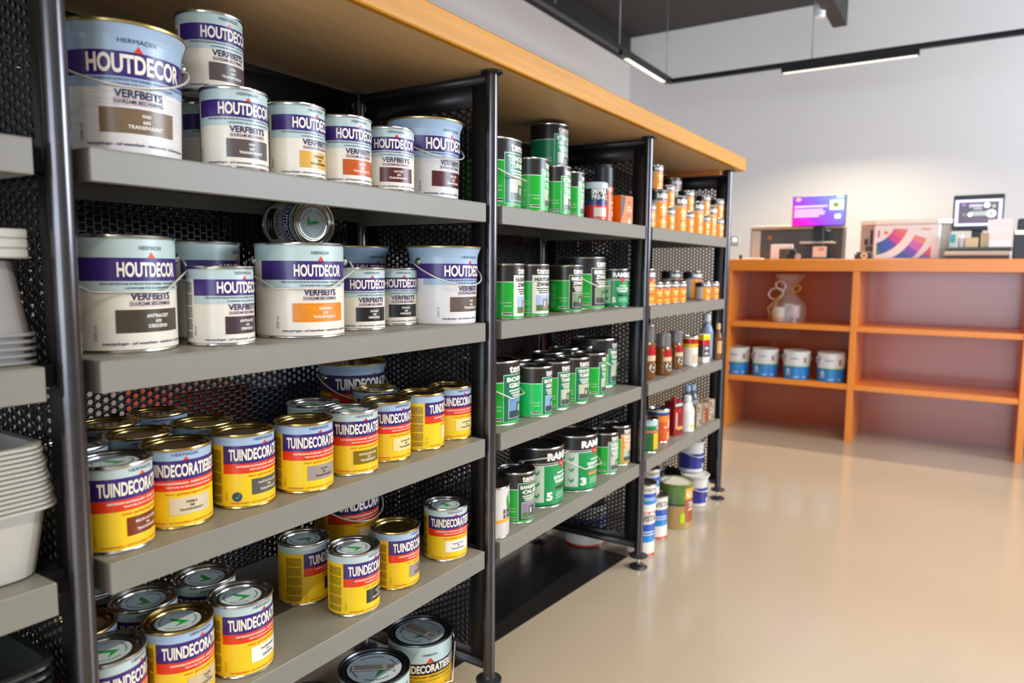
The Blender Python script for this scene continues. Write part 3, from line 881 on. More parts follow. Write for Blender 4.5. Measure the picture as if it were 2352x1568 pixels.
# type, label, x, y, z, turn (deg), print, group
ITEMS = [
('HB', 'big white bucket with purple band and brown swatch, leftmost on the top shelf', -0.1, 0.105, 1.282, -13.9, 'grijsB', 'white and purple paint tins on the top shelf'),
('H', 'white tin with purple band, grey swatch, standing on top of another tin', -0.137, 0.2829, 1.416, 1.2, 'grijs', 'white and purple paint tins on the top shelf'),
('H', 'shaded purple banded tin underneath the stacked tin, mostly hidden', -0.2, 0.3226, 1.282, 2.4, 'grijs', 'white and purple paint tins on the top shelf'),
('H', 'white tin with purple band and grey swatch standing on the shelf edge', -0.066, 0.2754, 1.282, -11.9, 'grijs', 'white and purple paint tins on the top shelf'),
('H', 'white and purple tin with a pale ochre yellow swatch', -0.066, 0.4048, 1.282, 6.2, 'melk', 'white and purple paint tins on the top shelf'),
('H', 'white and purple tin with a bright orange brown swatch, top shelf', -0.066, 0.5271, 1.282, -7.7, 'eik', 'white and purple paint tins on the top shelf'),
('H', 'small white and purple tin with dark wine red swatch', -0.066, 0.6576, 1.282, -28.9, 'noot', 'white and purple paint tins on the top shelf'),
('HB', 'large white and purple bucket with wine red swatch, beside the black post', -0.12, 0.8462, 1.282, -1.1, 'nootB', 'white and purple paint tins on the top shelf'),
('HM', 'large white and purple tin with wide dark brown swatch and wire handle', -0.1375, 0.1057, 0.991, 4.3, 'ant', 'white and purple paint tins on the second shelf'),
('H', 'small white and purple tin with dark plum swatch, between two large tins', -0.0825, 0.25, 0.991, 9.8, 'ant7', 'white and purple paint tins on the second shelf'),
('HM', 'large white and purple tin with orange wood grain swatch', -0.1, 0.4393, 0.991, -13.8, 'gren', 'white and purple paint tins on the second shelf'),
('H', 'small white and purple tin with black swatch, left one of two', -0.1125, 0.6125, 0.991, -14.8, 'zwart', 'white and purple paint tins on the second shelf'),
('H', 'small white and purple tin with black swatch, right one of two', -0.15, 0.7644, 0.991, -22.1, 'zwart', 'white and purple paint tins on the second shelf'),
('HB', 'white and purple bucket with blue flared rim and shiny handle lug in front', -0.0859, 0.8725, 0.991, -2.2, 'grijs2', 'white and purple paint tins on the second shelf'),
('HM', 'shaded large tin behind the plum swatch tin, half hidden', -0.245, 0.3079, 0.991, 33.6, 'ant', 'white and purple paint tins on the second shelf'),
('HB', 'shaded bucket behind the two black swatch tins', -0.3, 0.7791, 0.991, 3.1, 'antB', 'white and purple paint tins on the second shelf'),
('T', 'yellow tin with red brown swatch and shiny silver lid, beside left post', -0.0775, 0.0506, 0.7, 17.0, 'bruin', 'yellow tins on the third shelf'),
('T', 'yellow tin with beige swatch and gold lid, second from left', -0.095, 0.1648, 0.7, -16.7, 'pebble', 'yellow tins on the third shelf'),
('T', 'yellow tin with dark grey swatch and gold rim', -0.09, 0.291, 0.7, 6.1, 'natuur', 'yellow tins on the third shelf'),
('T', 'yellow tin with light grey swatch and black writing', -0.0675, 0.4128, 0.7, -7.4, 'slate', 'yellow tins on the third shelf'),
('T', 'yellow tin with olive green swatch and silver lid', -0.075, 0.5466, 0.7, -13.1, 'groen', 'yellow tins on the third shelf'),
('T', 'yellow tin with cream swatch and gold lid, beside the olive swatch tin', -0.0875, 0.6658, 0.7, -3.0, 'dover', 'yellow tins on the third shelf'),
('T', 'yellow tin turned sideways to show its block of small print', -0.0875, 0.7878, 0.7, 38.0, 'turn', 'yellow tins on the third shelf'),
('T', 'yellow tin with cream swatch, last on its shelf beside the black post', -0.0944, 0.9074, 0.7, -8.5, 'dover', 'yellow tins on the third shelf'),
('T', 'gold lidded tin in the back, farthest behind the beige swatch tin', -0.3634, 0.2952, 0.7, -20.0, 'goldb', 'yellow tins standing in the second row of the third shelf'),
('T', 'gold lidded tin at the back left, beside the left post', -0.342, 0.1824, 0.7, -20.0, 'goldb', 'yellow tins standing in the second row of the third shelf'),
('T', 'gold lidded tin right behind the red brown swatch tin', -0.2175, 0.171, 0.7, -20.0, 'goldb', 'yellow tins standing in the second row of the third shelf'),
('T', 'gold lidded tin behind the dark grey swatch tin', -0.2085, 0.29, 0.7, -20.0, 'goldb', 'yellow tins standing in the second row of the third shelf'),
('T', 'silver lidded tin half hidden by the left post', -0.2158, 0.056, 0.7, -20.0, 'silverb', 'yellow tins standing in the second row of the third shelf'),
('T', 'silver lidded tin behind the light grey swatch tin', -0.1916, 0.5471, 0.7, -20.0, 'silverb', 'yellow tins standing in the second row of the third shelf'),
('T', 'gold lidded tin behind the cream swatch tin', -0.2123, 0.7628, 0.7, -20.0, 'goldb', 'yellow tins standing in the second row of the third shelf'),
('TB', 'large dark purple bucket at the back of the yellow tins shelf', -0.338, 0.8097, 0.7, -2.9, 'tb', ''),
('T', 'yellow tin with big shiny silver lid at the bottom left corner', -0.075, 0.0258, 0.409, 33.0, 'bl', 'yellow tins on the fourth shelf'),
('T', 'yellow tin with gold rim and taupe swatch at the bottom left', -0.075, 0.1442, 0.409, 9.0, 'taupe', 'yellow tins on the fourth shelf'),
('T', 'yellow tin with white swatch and silver lid', -0.0675, 0.2601, 0.409, 8.9, 'tw', 'yellow tins on the fourth shelf'),
('T', 'shaded yellow tin standing farther back, black swatch cut off', -0.1875, 0.5091, 0.409, 37.9, 'dark', 'yellow tins on the fourth shelf'),
('T', 'yellow tin with black swatch at the shelf edge, silver lid', -0.0625, 0.5343, 0.409, 12.0, 'dark', 'yellow tins on the fourth shelf'),
('T', 'yellow tin with gold lid and grey taupe swatch', -0.0725, 0.6761, 0.409, 14.9, 'tg', 'yellow tins on the fourth shelf'),
('T', 'yellow tin with white paper swatch, alone near the black post', -0.075, 0.8649, 0.409, -23.7, 'kl', 'yellow tins on the fourth shelf'),
('T', 'silver lidded tin behind the gold rimmed taupe swatch tin', -0.1929, 0.1542, 0.409, -20.0, 'silverb', 'yellow tins standing in the second row of the fourth shelf'),
('T', 'silver lidded tin behind the white swatch tin, under the shelf lip', -0.189, 0.2713, 0.409, -20.0, 'silverb', 'yellow tins standing in the second row of the fourth shelf'),
('T', 'gold lidded tin half hidden by the left post, fourth shelf', -0.1878, 0.0422, 0.409, -20.0, 'goldb', 'yellow tins standing in the second row of the fourth shelf'),
('T', 'silver lidded tin in the dark back left corner, fourth shelf', -0.318, 0.13, 0.409, -20.0, 'silverb', 'yellow tins standing in the second row of the fourth shelf'),
('TB', 'large dark purple bucket at the back of the fourth shelf', -0.31, 0.7559, 0.409, 4.5, 'tb', ''),
('TD', 'large tin with paper strip on its lid, standing on the floor at the picture bottom', -0.145, 0.6787, 0.0, 10.0, 'td', 'large tins on the floor under the lowest shelf'),
('TD', 'large yellow and black tin with raised wire handle, on the floor by the post', -0.1668, 0.8731, 0.0, -32.0, 'td2', 'large tins on the floor under the lowest shelf'),
('TD', 'large tin on the floor with only the back of its lid in view', -0.1655, 0.484, 0.0, 10.0, 'td', 'large tins on the floor under the lowest shelf'),
('GB', 'large green and black tin beside the post, top shelf', -0.095, 1.0825, 1.282, 12.0, 'tuin', 'green tins on the top shelf'),
('G', 'green tin with its pale print turned forward, top shelf', -0.066, 1.2365, 1.282, 21.0, 'stb', 'green tins on the top shelf'),
('GS', 'green tin standing third from the post on the top shelf', -0.066, 1.3806, 1.282, 5.0, 'sth', 'green tins on the top shelf'),
('G:0.0420:0.1440', 'smallest green tin, beside the red and blue container', -0.085, 1.5164, 1.282, 15.0, 'stm', 'green tins on the top shelf'),
('G:0.0610:0.1580', 'big teal green tin stacked high under the wooden board', -0.19, 1.5591, 1.4295, -3.0, 'sta', 'green tins on the top shelf'),
('G', 'dim green tin at the back carrying the big teal tin', -0.19, 1.5226, 1.282, -5.0, 'sth', 'green tins on the top shelf'),
('IMP', 'red and blue container with a white lid', -0.05, 1.6245, 1.282, -42.0, None, ''),
('SPR', 'orange spray can with black cap', -0.085, 1.753, 1.282, -5.0, None, ''),
('BOX', 'orange carton box at the right end of the top shelf', -0.06, 1.8451, 1.282, -8.0, None, ''),
('BOX2', 'dark orange carton standing behind the red and blue container', -0.22, 1.8503, 1.282, -8.0, None, ''),
('G', 'green tin with white panel, half hidden by the post', -0.06, 1.0998, 0.991, 14.0, 'hz', 'green tins on the second shelf'),
('G', 'green tin with white panel showing a house photo', -0.07, 1.251, 0.991, -10.0, 'hz', 'green tins on the second shelf'),
('G', 'green tin with black panel in the middle of the second shelf', -0.0925, 1.5038, 0.991, -6.0, 'bz', 'green tins on the second shelf'),
('GB', 'large green tin with black panel and wire handle', -0.15, 1.7223, 0.991, 4.0, 'bz', 'green tins on the second shelf'),
('RG', 'dark green and black tin with red heart mark, second shelf', -0.1078, 1.9059, 0.991, -36.0, '5', 'green tins on the second shelf'),
('GB', 'large green tin with white wire handle, beside the post', -0.1175, 1.1192, 0.7, 12.0, 'bg', 'green tins on the third shelf'),
('G', 'bright green tin with a blue house picture', -0.0625, 1.2633, 0.7, 11.0, 'bgs', 'green tins on the third shelf'),
('G', 'green tin right of the bright green tin, dark green panel', -0.0725, 1.3917, 0.7, 0.0, 'tt', 'green tins on the third shelf'),
('G', 'green tin fourth from the post, dark panel with garden photo', -0.07, 1.5169, 0.7, -8.0, 'tt', 'green tins on the third shelf'),
('G', 'green tin fifth from the post, near the shelf end', -0.08, 1.6642, 0.7, 13.0, 'tt', 'green tins on the third shelf'),
('GB', 'large green tin with handle at the far back end of the third shelf', -0.1684, 1.876, 0.7, 14.0, 'tuin', 'green tins on the third shelf'),
('G', 'black lidded tin in the dark behind the bright green tin', -0.1946, 1.3631, 0.7, -5.0, 'tt', 'dark lidded tins in the second row of green tins'),
('G', 'black lidded tin in the dark row, middle one of three', -0.2002, 1.5853, 0.7, -5.0, 'tt', 'dark lidded tins in the second row of green tins'),
('G', 'black lidded tin in the dark row, farthest of three', -0.2221, 1.742, 0.7, -5.0, 'tt', 'dark lidded tins in the second row of green tins'),
('W', 'white and orange tin half hidden by the post', -0.065, 1.0444, 0.409, -25.0, 'w', 'tins on the fourth shelf of the middle bay'),
('G', 'green and black oil tin beside the white and orange tin', -0.07, 1.1856, 0.409, -10.0, 'bk', 'tins on the fourth shelf of the middle bay'),
('RB', 'big dark green tin with a white number five', -0.1025, 1.3556, 0.409, -2.0, '5', 'tins on the fourth shelf of the middle bay'),
('RB', 'big dark green tin with a white number three', -0.0875, 1.5589, 0.409, -6.0, '3', 'tins on the fourth shelf of the middle bay'),
('G', 'green tin with grey panel, right of the big numbered tins', -0.0775, 1.7732, 0.409, -2.0, 'pr', 'tins on the fourth shelf of the middle bay'),
('G', 'green tin with orange panel at the end of the fourth shelf', -0.0884, 1.9059, 0.409, -2.0, 'or', 'tins on the fourth shelf of the middle bay'),
('V:0.0830:0.1700', 'white tin on the floor seen under the perforated panel', -0.3, 2.09, 0.0, -15.0, 'v', 'white tins on the floor behind the perforated panel'),
('O:0.0320:0.0890', 'orange tin at the far left, small, half hidden by the post', -0.05, 2.0611, 1.282, -29.0, 'o', 'orange tins on the top shelf of the far bay'),
('O:0.0420:0.1490', 'large orange tin at the left carrying a smaller tin', -0.055, 2.1614, 1.282, -29.0, 'o', 'orange tins on the top shelf of the far bay'),
('O:0.0330:0.0890', 'small orange tin between the two largest orange tins', -0.055, 2.2763, 1.282, -29.0, 'o', 'orange tins on the top shelf of the far bay'),
('O:0.0420:0.1460', 'large orange tin with pale label, fourth from the left', -0.055, 2.3856, 1.282, -29.0, 'o', 'orange tins on the top shelf of the far bay'),
('O:0.0340:0.0890', 'small orange tin at the bottom of the middle stack', -0.055, 2.5061, 1.282, -29.0, 'o', 'orange tins on the top shelf of the far bay'),
('O:0.0400:0.1420', 'tall orange tin between two stacks of small tins', -0.055, 2.6123, 1.282, -29.0, 'o', 'orange tins on the top shelf of the far bay'),
('O:0.0320:0.0890', 'small orange tin at the bottom of the stack left of the striped tin', -0.055, 2.7342, 1.282, -29.0, 'o', 'orange tins on the top shelf of the far bay'),
('O:0.0340:0.1400', 'orange tin with white stripe between the right hand stacks', -0.055, 2.822, 1.282, -29.0, 'o', 'orange tins on the top shelf of the far bay'),
('O:0.0330:0.0890', 'small orange tin at the bottom of the rightmost stack', -0.0497, 2.921, 1.282, -29.0, 'o', 'orange tins on the top shelf of the far bay'),
('O:0.0340:0.0900', 'orange tin standing on the large left tin', -0.055, 2.1329, 1.4315, -29.0, 'o', 'orange tins on the top shelf of the far bay'),
('O:0.0330:0.0900', 'orange tin stacked on the small tin beside the large left tin', -0.055, 2.2686, 1.3715, -29.0, 'o', 'orange tins on the top shelf of the far bay'),
('O:0.0340:0.0900', 'orange tin on top of the middle stack', -0.055, 2.4972, 1.3715, -29.0, 'o', 'orange tins on the top shelf of the far bay'),
('O:0.0320:0.0900', 'orange tin on top of the stack left of the striped tin', -0.055, 2.724, 1.3715, -29.0, 'o', 'orange tins on the top shelf of the far bay'),
('O:0.0330:0.0900', 'orange tin on top of the rightmost stack', -0.0532, 2.921, 1.3715, -29.0, 'o', 'orange tins on the top shelf of the far bay'),
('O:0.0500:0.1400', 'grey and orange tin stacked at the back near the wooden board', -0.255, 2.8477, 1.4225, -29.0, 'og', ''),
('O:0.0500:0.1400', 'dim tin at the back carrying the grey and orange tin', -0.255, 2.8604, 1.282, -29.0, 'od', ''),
('O:0.0440:0.1380', 'tall orange tin beside the post, second shelf', -0.06, 2.0645, 0.991, -29.0, 'o', 'orange tins on the second shelf of the far bay'),
('O:0.0350:0.0870', 'flat small orange tin, first of the left pair', -0.05, 2.1469, 0.991, -29.0, 'o', 'orange tins on the second shelf of the far bay'),
('O:0.0350:0.0870', 'flat small orange tin, second of the left pair', -0.05, 2.2276, 0.991, -29.0, 'o', 'orange tins on the second shelf of the far bay'),
('O:0.0350:0.0870', 'flat small orange tin, first of the middle pair', -0.05, 2.3224, 0.991, -29.0, 'o', 'orange tins on the second shelf of the far bay'),
('O:0.0350:0.0870', 'flat small orange tin, second of the middle pair', -0.05, 2.4172, 0.991, -29.0, 'o', 'orange tins on the second shelf of the far bay'),
('O:0.0440:0.1310', 'taller orange tin standing alone between the pairs', -0.135, 2.8453, 0.991, -29.0, 'o', 'orange tins on the second shelf of the far bay'),
('O:0.0350:0.0820', 'flat small orange tin, left of the right hand pair', -0.05, 2.7479, 0.991, -29.0, 'o', 'orange tins on the second shelf of the far bay'),
('O:0.0350:0.0820', 'flat small orange tin, right of the right hand pair', -0.05, 2.8741, 0.991, -29.0, 'o', 'orange tins on the second shelf of the far bay'),
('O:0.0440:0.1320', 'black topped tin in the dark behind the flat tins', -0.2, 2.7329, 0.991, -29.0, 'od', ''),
('JAR:0.0340:0.2150', 'tall amber bottle with red label beside the post', -0.06, 2.1192, 0.7, -16.0, 't', 'amber bottles on the third shelf of the far bay'),
('JAR:0.0340:0.1700', 'amber bottle with clear cap and round emblem, middle one', -0.05, 2.2709, 0.7, -16.0, 's', 'amber bottles on the third shelf of the far bay'),
('JAR:0.0320:0.1650', 'amber bottle with clear cap, rightmost of the amber bottles', -0.075, 2.4824, 0.7, -16.0, 's', 'amber bottles on the third shelf of the far bay'),
('CY:0.0340:0.1350', 'white and yellow tin with red top band', -0.055, 2.6149, 0.7, -16.0, 'wy', ''),
('CB:0.0270:0.1320', 'small carton striped yellow, red and grey', -0.045, 2.765, 0.7, -16.0, 'yrg', ''),
('BT:0.0310:0.2200', 'blue grey bottle with white cap', -0.068, 2.886, 0.7, -16.0, 'bg', ''),
('BT:0.0180:0.1750', 'brown bottle with cream label beside the end post', -0.019, 2.908, 0.7, -16.0, 'br', ''),
('CY:0.0450:0.1340', 'green tin with pale blue rim and yellow label', -0.06, 2.1367, 0.409, -16.0, 'gy', ''),
('CY:0.0450:0.1410', 'orange tin with blue and white top', -0.085, 2.3283, 0.409, -16.0, 'ow', ''),
('CB:0.0340:0.1500', 'dark red carton with white writing', -0.07, 2.4729, 0.409, -16.0, 'red', ''),
('BT:0.0320:0.1620', 'white bottle with yellow and blue label at the shelf edge', -0.045, 2.5718, 0.409, -16.0, 'wh', ''),
('CB:0.0230:0.1040', 'mottled small carton, left of three', -0.045, 2.7, 0.409, -16.0, 'm1', 'mottled small cartons'),
('CB:0.0230:0.0950', 'mottled small carton, middle of three with orange top', -0.045, 2.79, 0.409, -16.0, 'm2', 'mottled small cartons'),
('CB:0.0260:0.1000', 'mottled small carton, last of three at the shelf end', -0.045, 2.88, 0.409, -16.0, 'm1', 'mottled small cartons'),
('BT:0.0280:0.1700', 'clear bottle with blue label, left of a back pair', -0.125, 2.8, 0.409, -16.0, 'cb', 'bottles at the back of the far bay'),
('BT:0.0280:0.1650', 'clear bottle with blue label, right of a back pair', -0.125, 2.875, 0.409, -16.0, 'cb', 'bottles at the back of the far bay'),
('V:0.0560:0.1900', 'white and blue tin on the floor right behind the post foot', -0.06, 2.1025, 0.0, -40.0, 'v', 'white and blue tins on the floor of the far bay'),
('V:0.0560:0.1850', 'white and blue tin on the floor beside the big green container', -0.085, 2.3081, 0.0, -40.0, 'v', 'white and blue tins on the floor of the far bay'),
('V:0.0500:0.1150', 'smaller white and blue tin standing on a floor tin, left one', -0.035, 2.06, 0.1905, -40.0, 'v', 'white and blue tins on the floor of the far bay'),
('V:0.0500:0.1150', 'smaller white and blue tin standing on a floor tin, right one', -0.11, 2.2877, 0.1855, -40.0, 'v', 'white and blue tins on the floor of the far bay'),
('OIL:0.0740:0.2000', 'big green and wood coloured container on the floor', -0.06, 2.4946, 0.0, -20.0, None, ''),
('BB:0.0620:0.1500', 'dark blue and white bucket on the floor, lower of the pair', -0.08, 2.8208, 0.0, -20.0, 'b', 'dark blue and white buckets on the floor of the far bay'),
('BB:0.0620:0.1500', 'dark blue and white bucket stacked on the lower bucket', -0.12, 2.8689, 0.1505, -20.0, 'b', 'dark blue and white buckets on the floor of the far bay'),
('BB:0.0580:0.2300', 'dim blue bucket at the back beside the stacked pair', -0.3, 2.83, 0.0, -20.0, 'b', 'dark blue and white buckets on the floor of the far bay'),
]

# ---------------------------------------------------------------- the room
XL, XR, YF, YB, ZC = -1.88, 4.6, -5.0, 6.0, 3.31
FLOORM = mat('beige cast floor', '#b0a08a', .2, noise=.05, nscale=2.5, bump=.04, bscale=6, coat=.25)
WALLM = mat('white plaster wall', '#d9d6d3', .7, noise=.02, nscale=2, bump=.03, bscale=150)
WALLG = mat('grey beige plaster wall', '#cfc5bd', .7, noise=.02, nscale=2, bump=.03, bscale=150)
CEILM = mat('dark grey ceiling', '#3b3938', .8, noise=.1, nscale=4)
def slab(name, x0, x1, y0, y1, z0, z1, m_):
    b = MB(); b.box(x0, x1, y0, y1, z0, z1, m_)
    return struct(b.build(name))
slab('floor', XL-.1, XR+.1, YF-.1, YB+.1, -.1, 0, FLOORM)
slab('ceiling', XL-.1, XR+.1, YF-.1, YB+.1, ZC, ZC+.1, CEILM)
slab('wall_left', XL-.1, XL, YF, YB, 0, 3.07, WALLG)
slab('trim_1', XL-.1, XL+.004, YF, YB, 3.07, ZC, mat('black ceiling band', '#232222', .7, noise=.05))
slab('wall_right', XR, XR+.1, YF, YB, 0, ZC, WALLM)
slab('wall_back', XL-.1, XR+.1, YB, YB+.1, 0, ZC, WALLM)
b = MB()
b.box(XL, -1.3, YF-.1, YF, 0, ZC, WALLM); b.box(4.1, XR, YF-.1, YF, 0, ZC, WALLM)
b.box(-1.3, 4.1, YF-.1, YF, 0, .2, WALLM); b.box(-1.3, 4.1, YF-.1, YF, SKY_TOP, ZC, WALLM)
struct(b.build('wall_front'))
slab('trim_2', .07, .16, 2.0, 5.0, 2.80, 2.98, mat('dark painted beam', '#34302c', .7, noise=.08))
b = MB()
for y in (2.3, 4.2):
    b.box(.105, .125, y-.01, y+.01, 2.98, ZC, DARKPL)
o = b.build('trim_3'); struct(o)

# ---------------------------------------------------------------- gondola shelving
import numpy as np
def perforated(name, length, height, mode, mx0, mx1, mz0, mz1, th=.002, pc=.0152, pr=.0162, rad=.0057):
    """sheet with real round holes; mode 'side' lies in the X-Z plane (runs towards -X), 'back' in the Y-Z plane"""
    nc = int((length-mx0-mx1)/pc); nr = int((height-mz0-mz1)/pr)-1
    ang = []
    q = [0, 24, 48.49, 69]
    for k in range(4):
        base = [0, 24, 48.49, 69] if k % 2 == 0 else [0, 21, 41.51, 66]
        ang += [k*90+a for a in base]
    ang = np.radians(np.array(ang))
    c, s = np.cos(ang), np.sin(ang)
    sc = np.minimum((pc/2)/np.maximum(np.abs(c), 1e-6), (pr/2)/np.maximum(np.abs(s), 1e-6))
    outer = np.stack([c*sc, s*sc], 1); inner = np.stack([c*rad, s*rad], 1)
    V, Fs = [], []
    cells = [(mx0+pc*(i+.5), mz0+pr*(j+.5)+(pr/2 if i % 2 else 0)) for i in range(nc) for j in range(nr)]
    cen = np.array(cells)
    n = len(cen)
    ring = np.concatenate([outer, inner], 0)                # 32 points
    P2 = (cen[:, None, :]+ring[None]).reshape(-1, 2)
    P3 = np.concatenate([np.concatenate([P2, np.zeros((len(P2), 1))], 1), np.concatenate([P2, np.full((len(P2), 1), th)], 1)], 0)
    k = np.arange(16); l = (k+1) % 16
    off = len(P2)
    front = np.stack([k, l, l+16, k+16], 1)
    back = np.stack([k+off, k+16+off, l+16+off, l+off], 1)
    wall = np.stack([k+16, l+16, l+16+off, k+16+off], 1)
    quad = np.concatenate([front, back, wall], 0)
    Q = (quad[None]+(np.arange(n)*32)[:, None, None]).reshape(-1, 4)
    # solid margins
    ex, fx = [], []
    def plate(a0, a1, z0, z1):
        m0 = len(ex)
        for w in (0, th):
            ex.extend([(a0, z0, w), (a1, z0, w), (a1, z1, w), (a0, z1, w)])
        fx.extend([(m0, m0+1, m0+2, m0+3), (m0+4, m0+7, m0+6, m0+5), (m0, m0+4, m0+5, m0+1), (m0+1, m0+5, m0+6, m0+2), (m0+2, m0+6, m0+7, m0+3), (m0+3, m0+7, m0+4, m0)])
    ce = mx0+pc*nc
    plate(0, mx0, 0, height); plate(ce, length, 0, height)
    for i in range(nc):
        lo = mz0+(pr/2 if i % 2 else 0)
        if i % 2:
            plate(mx0+pc*i, mx0+pc*(i+1), mz0, lo)
        else:
            plate(mx0+pc*i, mx0+pc*(i+1), lo+pr*nr, lo+pr*(nr+.5))
    plate(mx0, ce, 0, mz0); plate(mx0, ce, mz0+pr*(nr+.5), height)
    ex = np.array(ex); fx = np.array(fx)+len(P3)
    A = np.concatenate([P3, ex], 0); Q = np.concatenate([Q, fx], 0)
    if mode == 'side':
        co = np.stack([-A[:, 0], A[:, 2], A[:, 1]], 1)
    else:
        co = np.stack([-A[:, 2], A[:, 0], A[:, 1]], 1)
    me = bpy.data.meshes.new(name)
    me.vertices.add(len(co)); me.vertices.foreach_set('co', co.astype(np.float32).ravel())
    me.loops.add(len(Q)*4); me.loops.foreach_set('vertex_index', Q.astype(np.int32).ravel())
    me.polygons.add(len(Q)); me.polygons.foreach_set('loop_start', np.arange(0, len(Q)*4, 4, dtype=np.int32))
    me.materials.append(PERF)
    me.update(calc_edges=True)
    return me
SIDE = perforated('side_panel', .40, 1.49, 'side', .042, .03, .03, .05)
BACK = perforated('back_panel', .925, 1.49, 'back', .02, .02, .03, .05)

ZSH = (1.282, .991, .700, .409)
def shelf_mesh():
    b = MB()
    L = .93
    b.bbox(-.425, 0, 0, L, -.004, 0, SHELFM, .0015)
    b.bbox(-.0035, -.0002, 0.0002, L-.0002, -.0458, -.002, SHELFM, .001)
    b.bbox(-.0200, -.0036, 0.003, L-.003, -.0458, -.0435, SHELFM, .0006)
    b.bbox(-.4248, -.4215, 0.0002, L-.0002, -.035, -.002, SHELFM, .001)
    for y in (.0002, L-.0022):
        b.bbox(-.4215, -.0036, y, y+.002, -.0458, -.002, SHELFM, .0006)
    return b.mesh('shelf')
def post_mesh(z0):
    b = MB()
    b.lathe([(.0155, z0, POSTM), (.0155, 1.594, POSTM), (.012, 1.5985, POSTM)], 32, cap0=True, cap1=True)
    return b.mesh('post')
def foot_mesh():
    b = MB()
    b.lathe([(.034, .043, BLACKM), (.034, .049, BLACKM), (.018, .053, BLACKM), (.016, .062, BLACKM)], 32, cap0=True)
    b.lathe([(.006, .012, STEEL), (.006, .045, STEEL)], 16)
    b.lathe([(.034, .0005, BLACKM), (.035, .004, BLACKM), (.03, .008, BLACKM), (.012, .013, BLACKM), (.006, .0135, BLACKM)], 32, cap0=True, cap1=True)
    return b.mesh('foot')
def cap_mesh():
    b = MB()
    b.lathe([(.022, 1.5935, BLACKM), (.027, 1.5955, BLACKM), (.027, 1.599, BLACKM)], 32, cap0=True, cap1=True)
    return b.mesh('post_cap')
SHM, PSM, FTM, CPM = shelf_mesh(), post_mesh(.06), foot_mesh(), cap_mesh()
def bracket_mesh():
    b = MB()
    b.box(-.42, -.045, 0, .030, -.034, -.004, BLACKM)
    return b.mesh('bracket')
BRM = bracket_mesh()
def bay(y0, label, floor_end=False):
    """one bay: from the post at y0 to the post at y0 + 1 (its own right-hand post, side and back panel)"""
    t = thing('shelving_bay', label, 'shelving', (0, y0, 0), 0, None)
    for z in ZSH:
        s_ = link('shelf', SHM, t, (0, .035, z))
        link('bracket', BRM, s_, (0, -.0305, 0))
        link('bracket', BRM, s_, (0, .9305, 0))
    for x in (-.01, -.455):
        p_ = link('post', PSM, t, (x, 1.0, 0))
        link('foot', FTM, p_)
        link('post_cap', CPM, p_)
    link('side_panel', SIDE, t, (-.0255, .999, .09))
    for z in (.084, 1.585):
        b = MB(); b.tube([(-.024, 1.0, z), (-.441, 1.0, z)], .012, BLACKM, 12); b.build('side_rail', t)
    link('back_panel', BACK, t, (-.432, .025, .09))
    for z in (.084, 1.585):
        b = MB(); b.tube([(-.455, .015, z), (-.455, .985, z)], .012, BLACKM, 12); b.build('back_rail', t)
    return t
bay(-1.035, 'left end shelving bay holding plastic trays, cut off by the picture edge')
b1 = bay(-.035, 'nearest full shelving bay, loaded with white, purple and yellow tins')
b2 = bay(.965, 'middle shelving bay loaded with green and black tins')
b3 = bay(1.962, 'far shelving bay with orange tins, at the end of the run')
# wooden board on top of the run
t = thing('wooden_top_board', 'long varnished wooden board lying on top of the shelving run', 'board', (0, 0, 1.6))
b = MB(); b.box(-.95, .024, -3.0, 3.045, .0003, .060, WOODUND); b.build('board', t)
b = MB(); b.bbox(.0255, .044, -3.0, 3.045, .0003, .062, WOODTOP, .003); b.build('front_edge_band', t)
b = MB(); b.bbox(-.30, -.035, 2.905, 2.93, -.024, .0002, mat('orange lit batten', '#c87838', .5, noise=.1)); b.build('batten', t)
# dark sheet on the floor below the middle bay
b = MB()
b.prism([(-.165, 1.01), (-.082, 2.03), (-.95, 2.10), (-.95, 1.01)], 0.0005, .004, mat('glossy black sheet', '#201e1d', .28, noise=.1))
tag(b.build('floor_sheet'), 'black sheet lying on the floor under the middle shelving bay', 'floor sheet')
# goods behind the run glimpsed through the holes, plus added light blockers
def rear(x0, x1, y0, y1, z0, z1, c, label):
    b = MB(); b.bbox(x0, x1, y0, y1, 0, z1-z0, pm(c), .003)
    P = Print(b, lambda u, v, l: (x1+l, u, v), 1)
    P.rect(y0+.02, y1-.02, .03, .06, '#e6e0d6', 1)
    tag(b.build('carton_box', None, (0, 0, z0)), label, 'box')
b = MB()
t = thing('rear_shelving', 'shelving on the far side of the run, glimpsed through the perforated back', 'shelving', (0, 0, 0))
for z in (.62, 1.2):
    b = MB(); b.bbox(-.93, -.51, .02, 2.9, z-.03, z, SHELFM); b.build('shelf', t)
for y in (.0, 1.46, 2.94):
    b = MB(); b.tube([(-.92, y, 0), (-.92, y, 1.58)], .015, BLACKM, 12); b.build('post', t)
BLOCK_PANEL = perforated('back_panel', .925, .58, 'back', .027, .02, .03, .02)  # added second sheet, cuts the light coming through the front holes
for k in range(4):
    for z in (.99, .04):
        link('back_panel', BLOCK_PANEL, t, (-.498, -1.02+k*1.0, z))
rear(-.80, -.58, .47, .68, .6205, .82, '#e8501a', 'bright orange box behind the perforated back panel, left')
rear(-.80, -.58, .72, .95, .6205, .80, '#3a6aa8', 'blue box behind the perforated back panel')
rear(-.85, -.60, .98, 1.3, .6205, .86, '#8aa0b8', 'pale blue box behind the perforated back panel')
rear(-.80, -.58, 1.35, 1.66, .6205, 1.05, '#1f3a26', 'dark green box behind the middle bay')
rear(-.80, -.58, 1.7, 1.95, .6205, .85, '#b02a1c', 'red box behind the perforated panel of the middle bay')
rear(-.80, -.58, 2.32, 2.5, 1.2005, 1.40, '#c8b24a', 'ochre box behind the far bay')
rear(-.84, -.56, 2.04, 2.29, .6205, 1.166, '#6a1a12', 'tall maroon box behind the far bay')
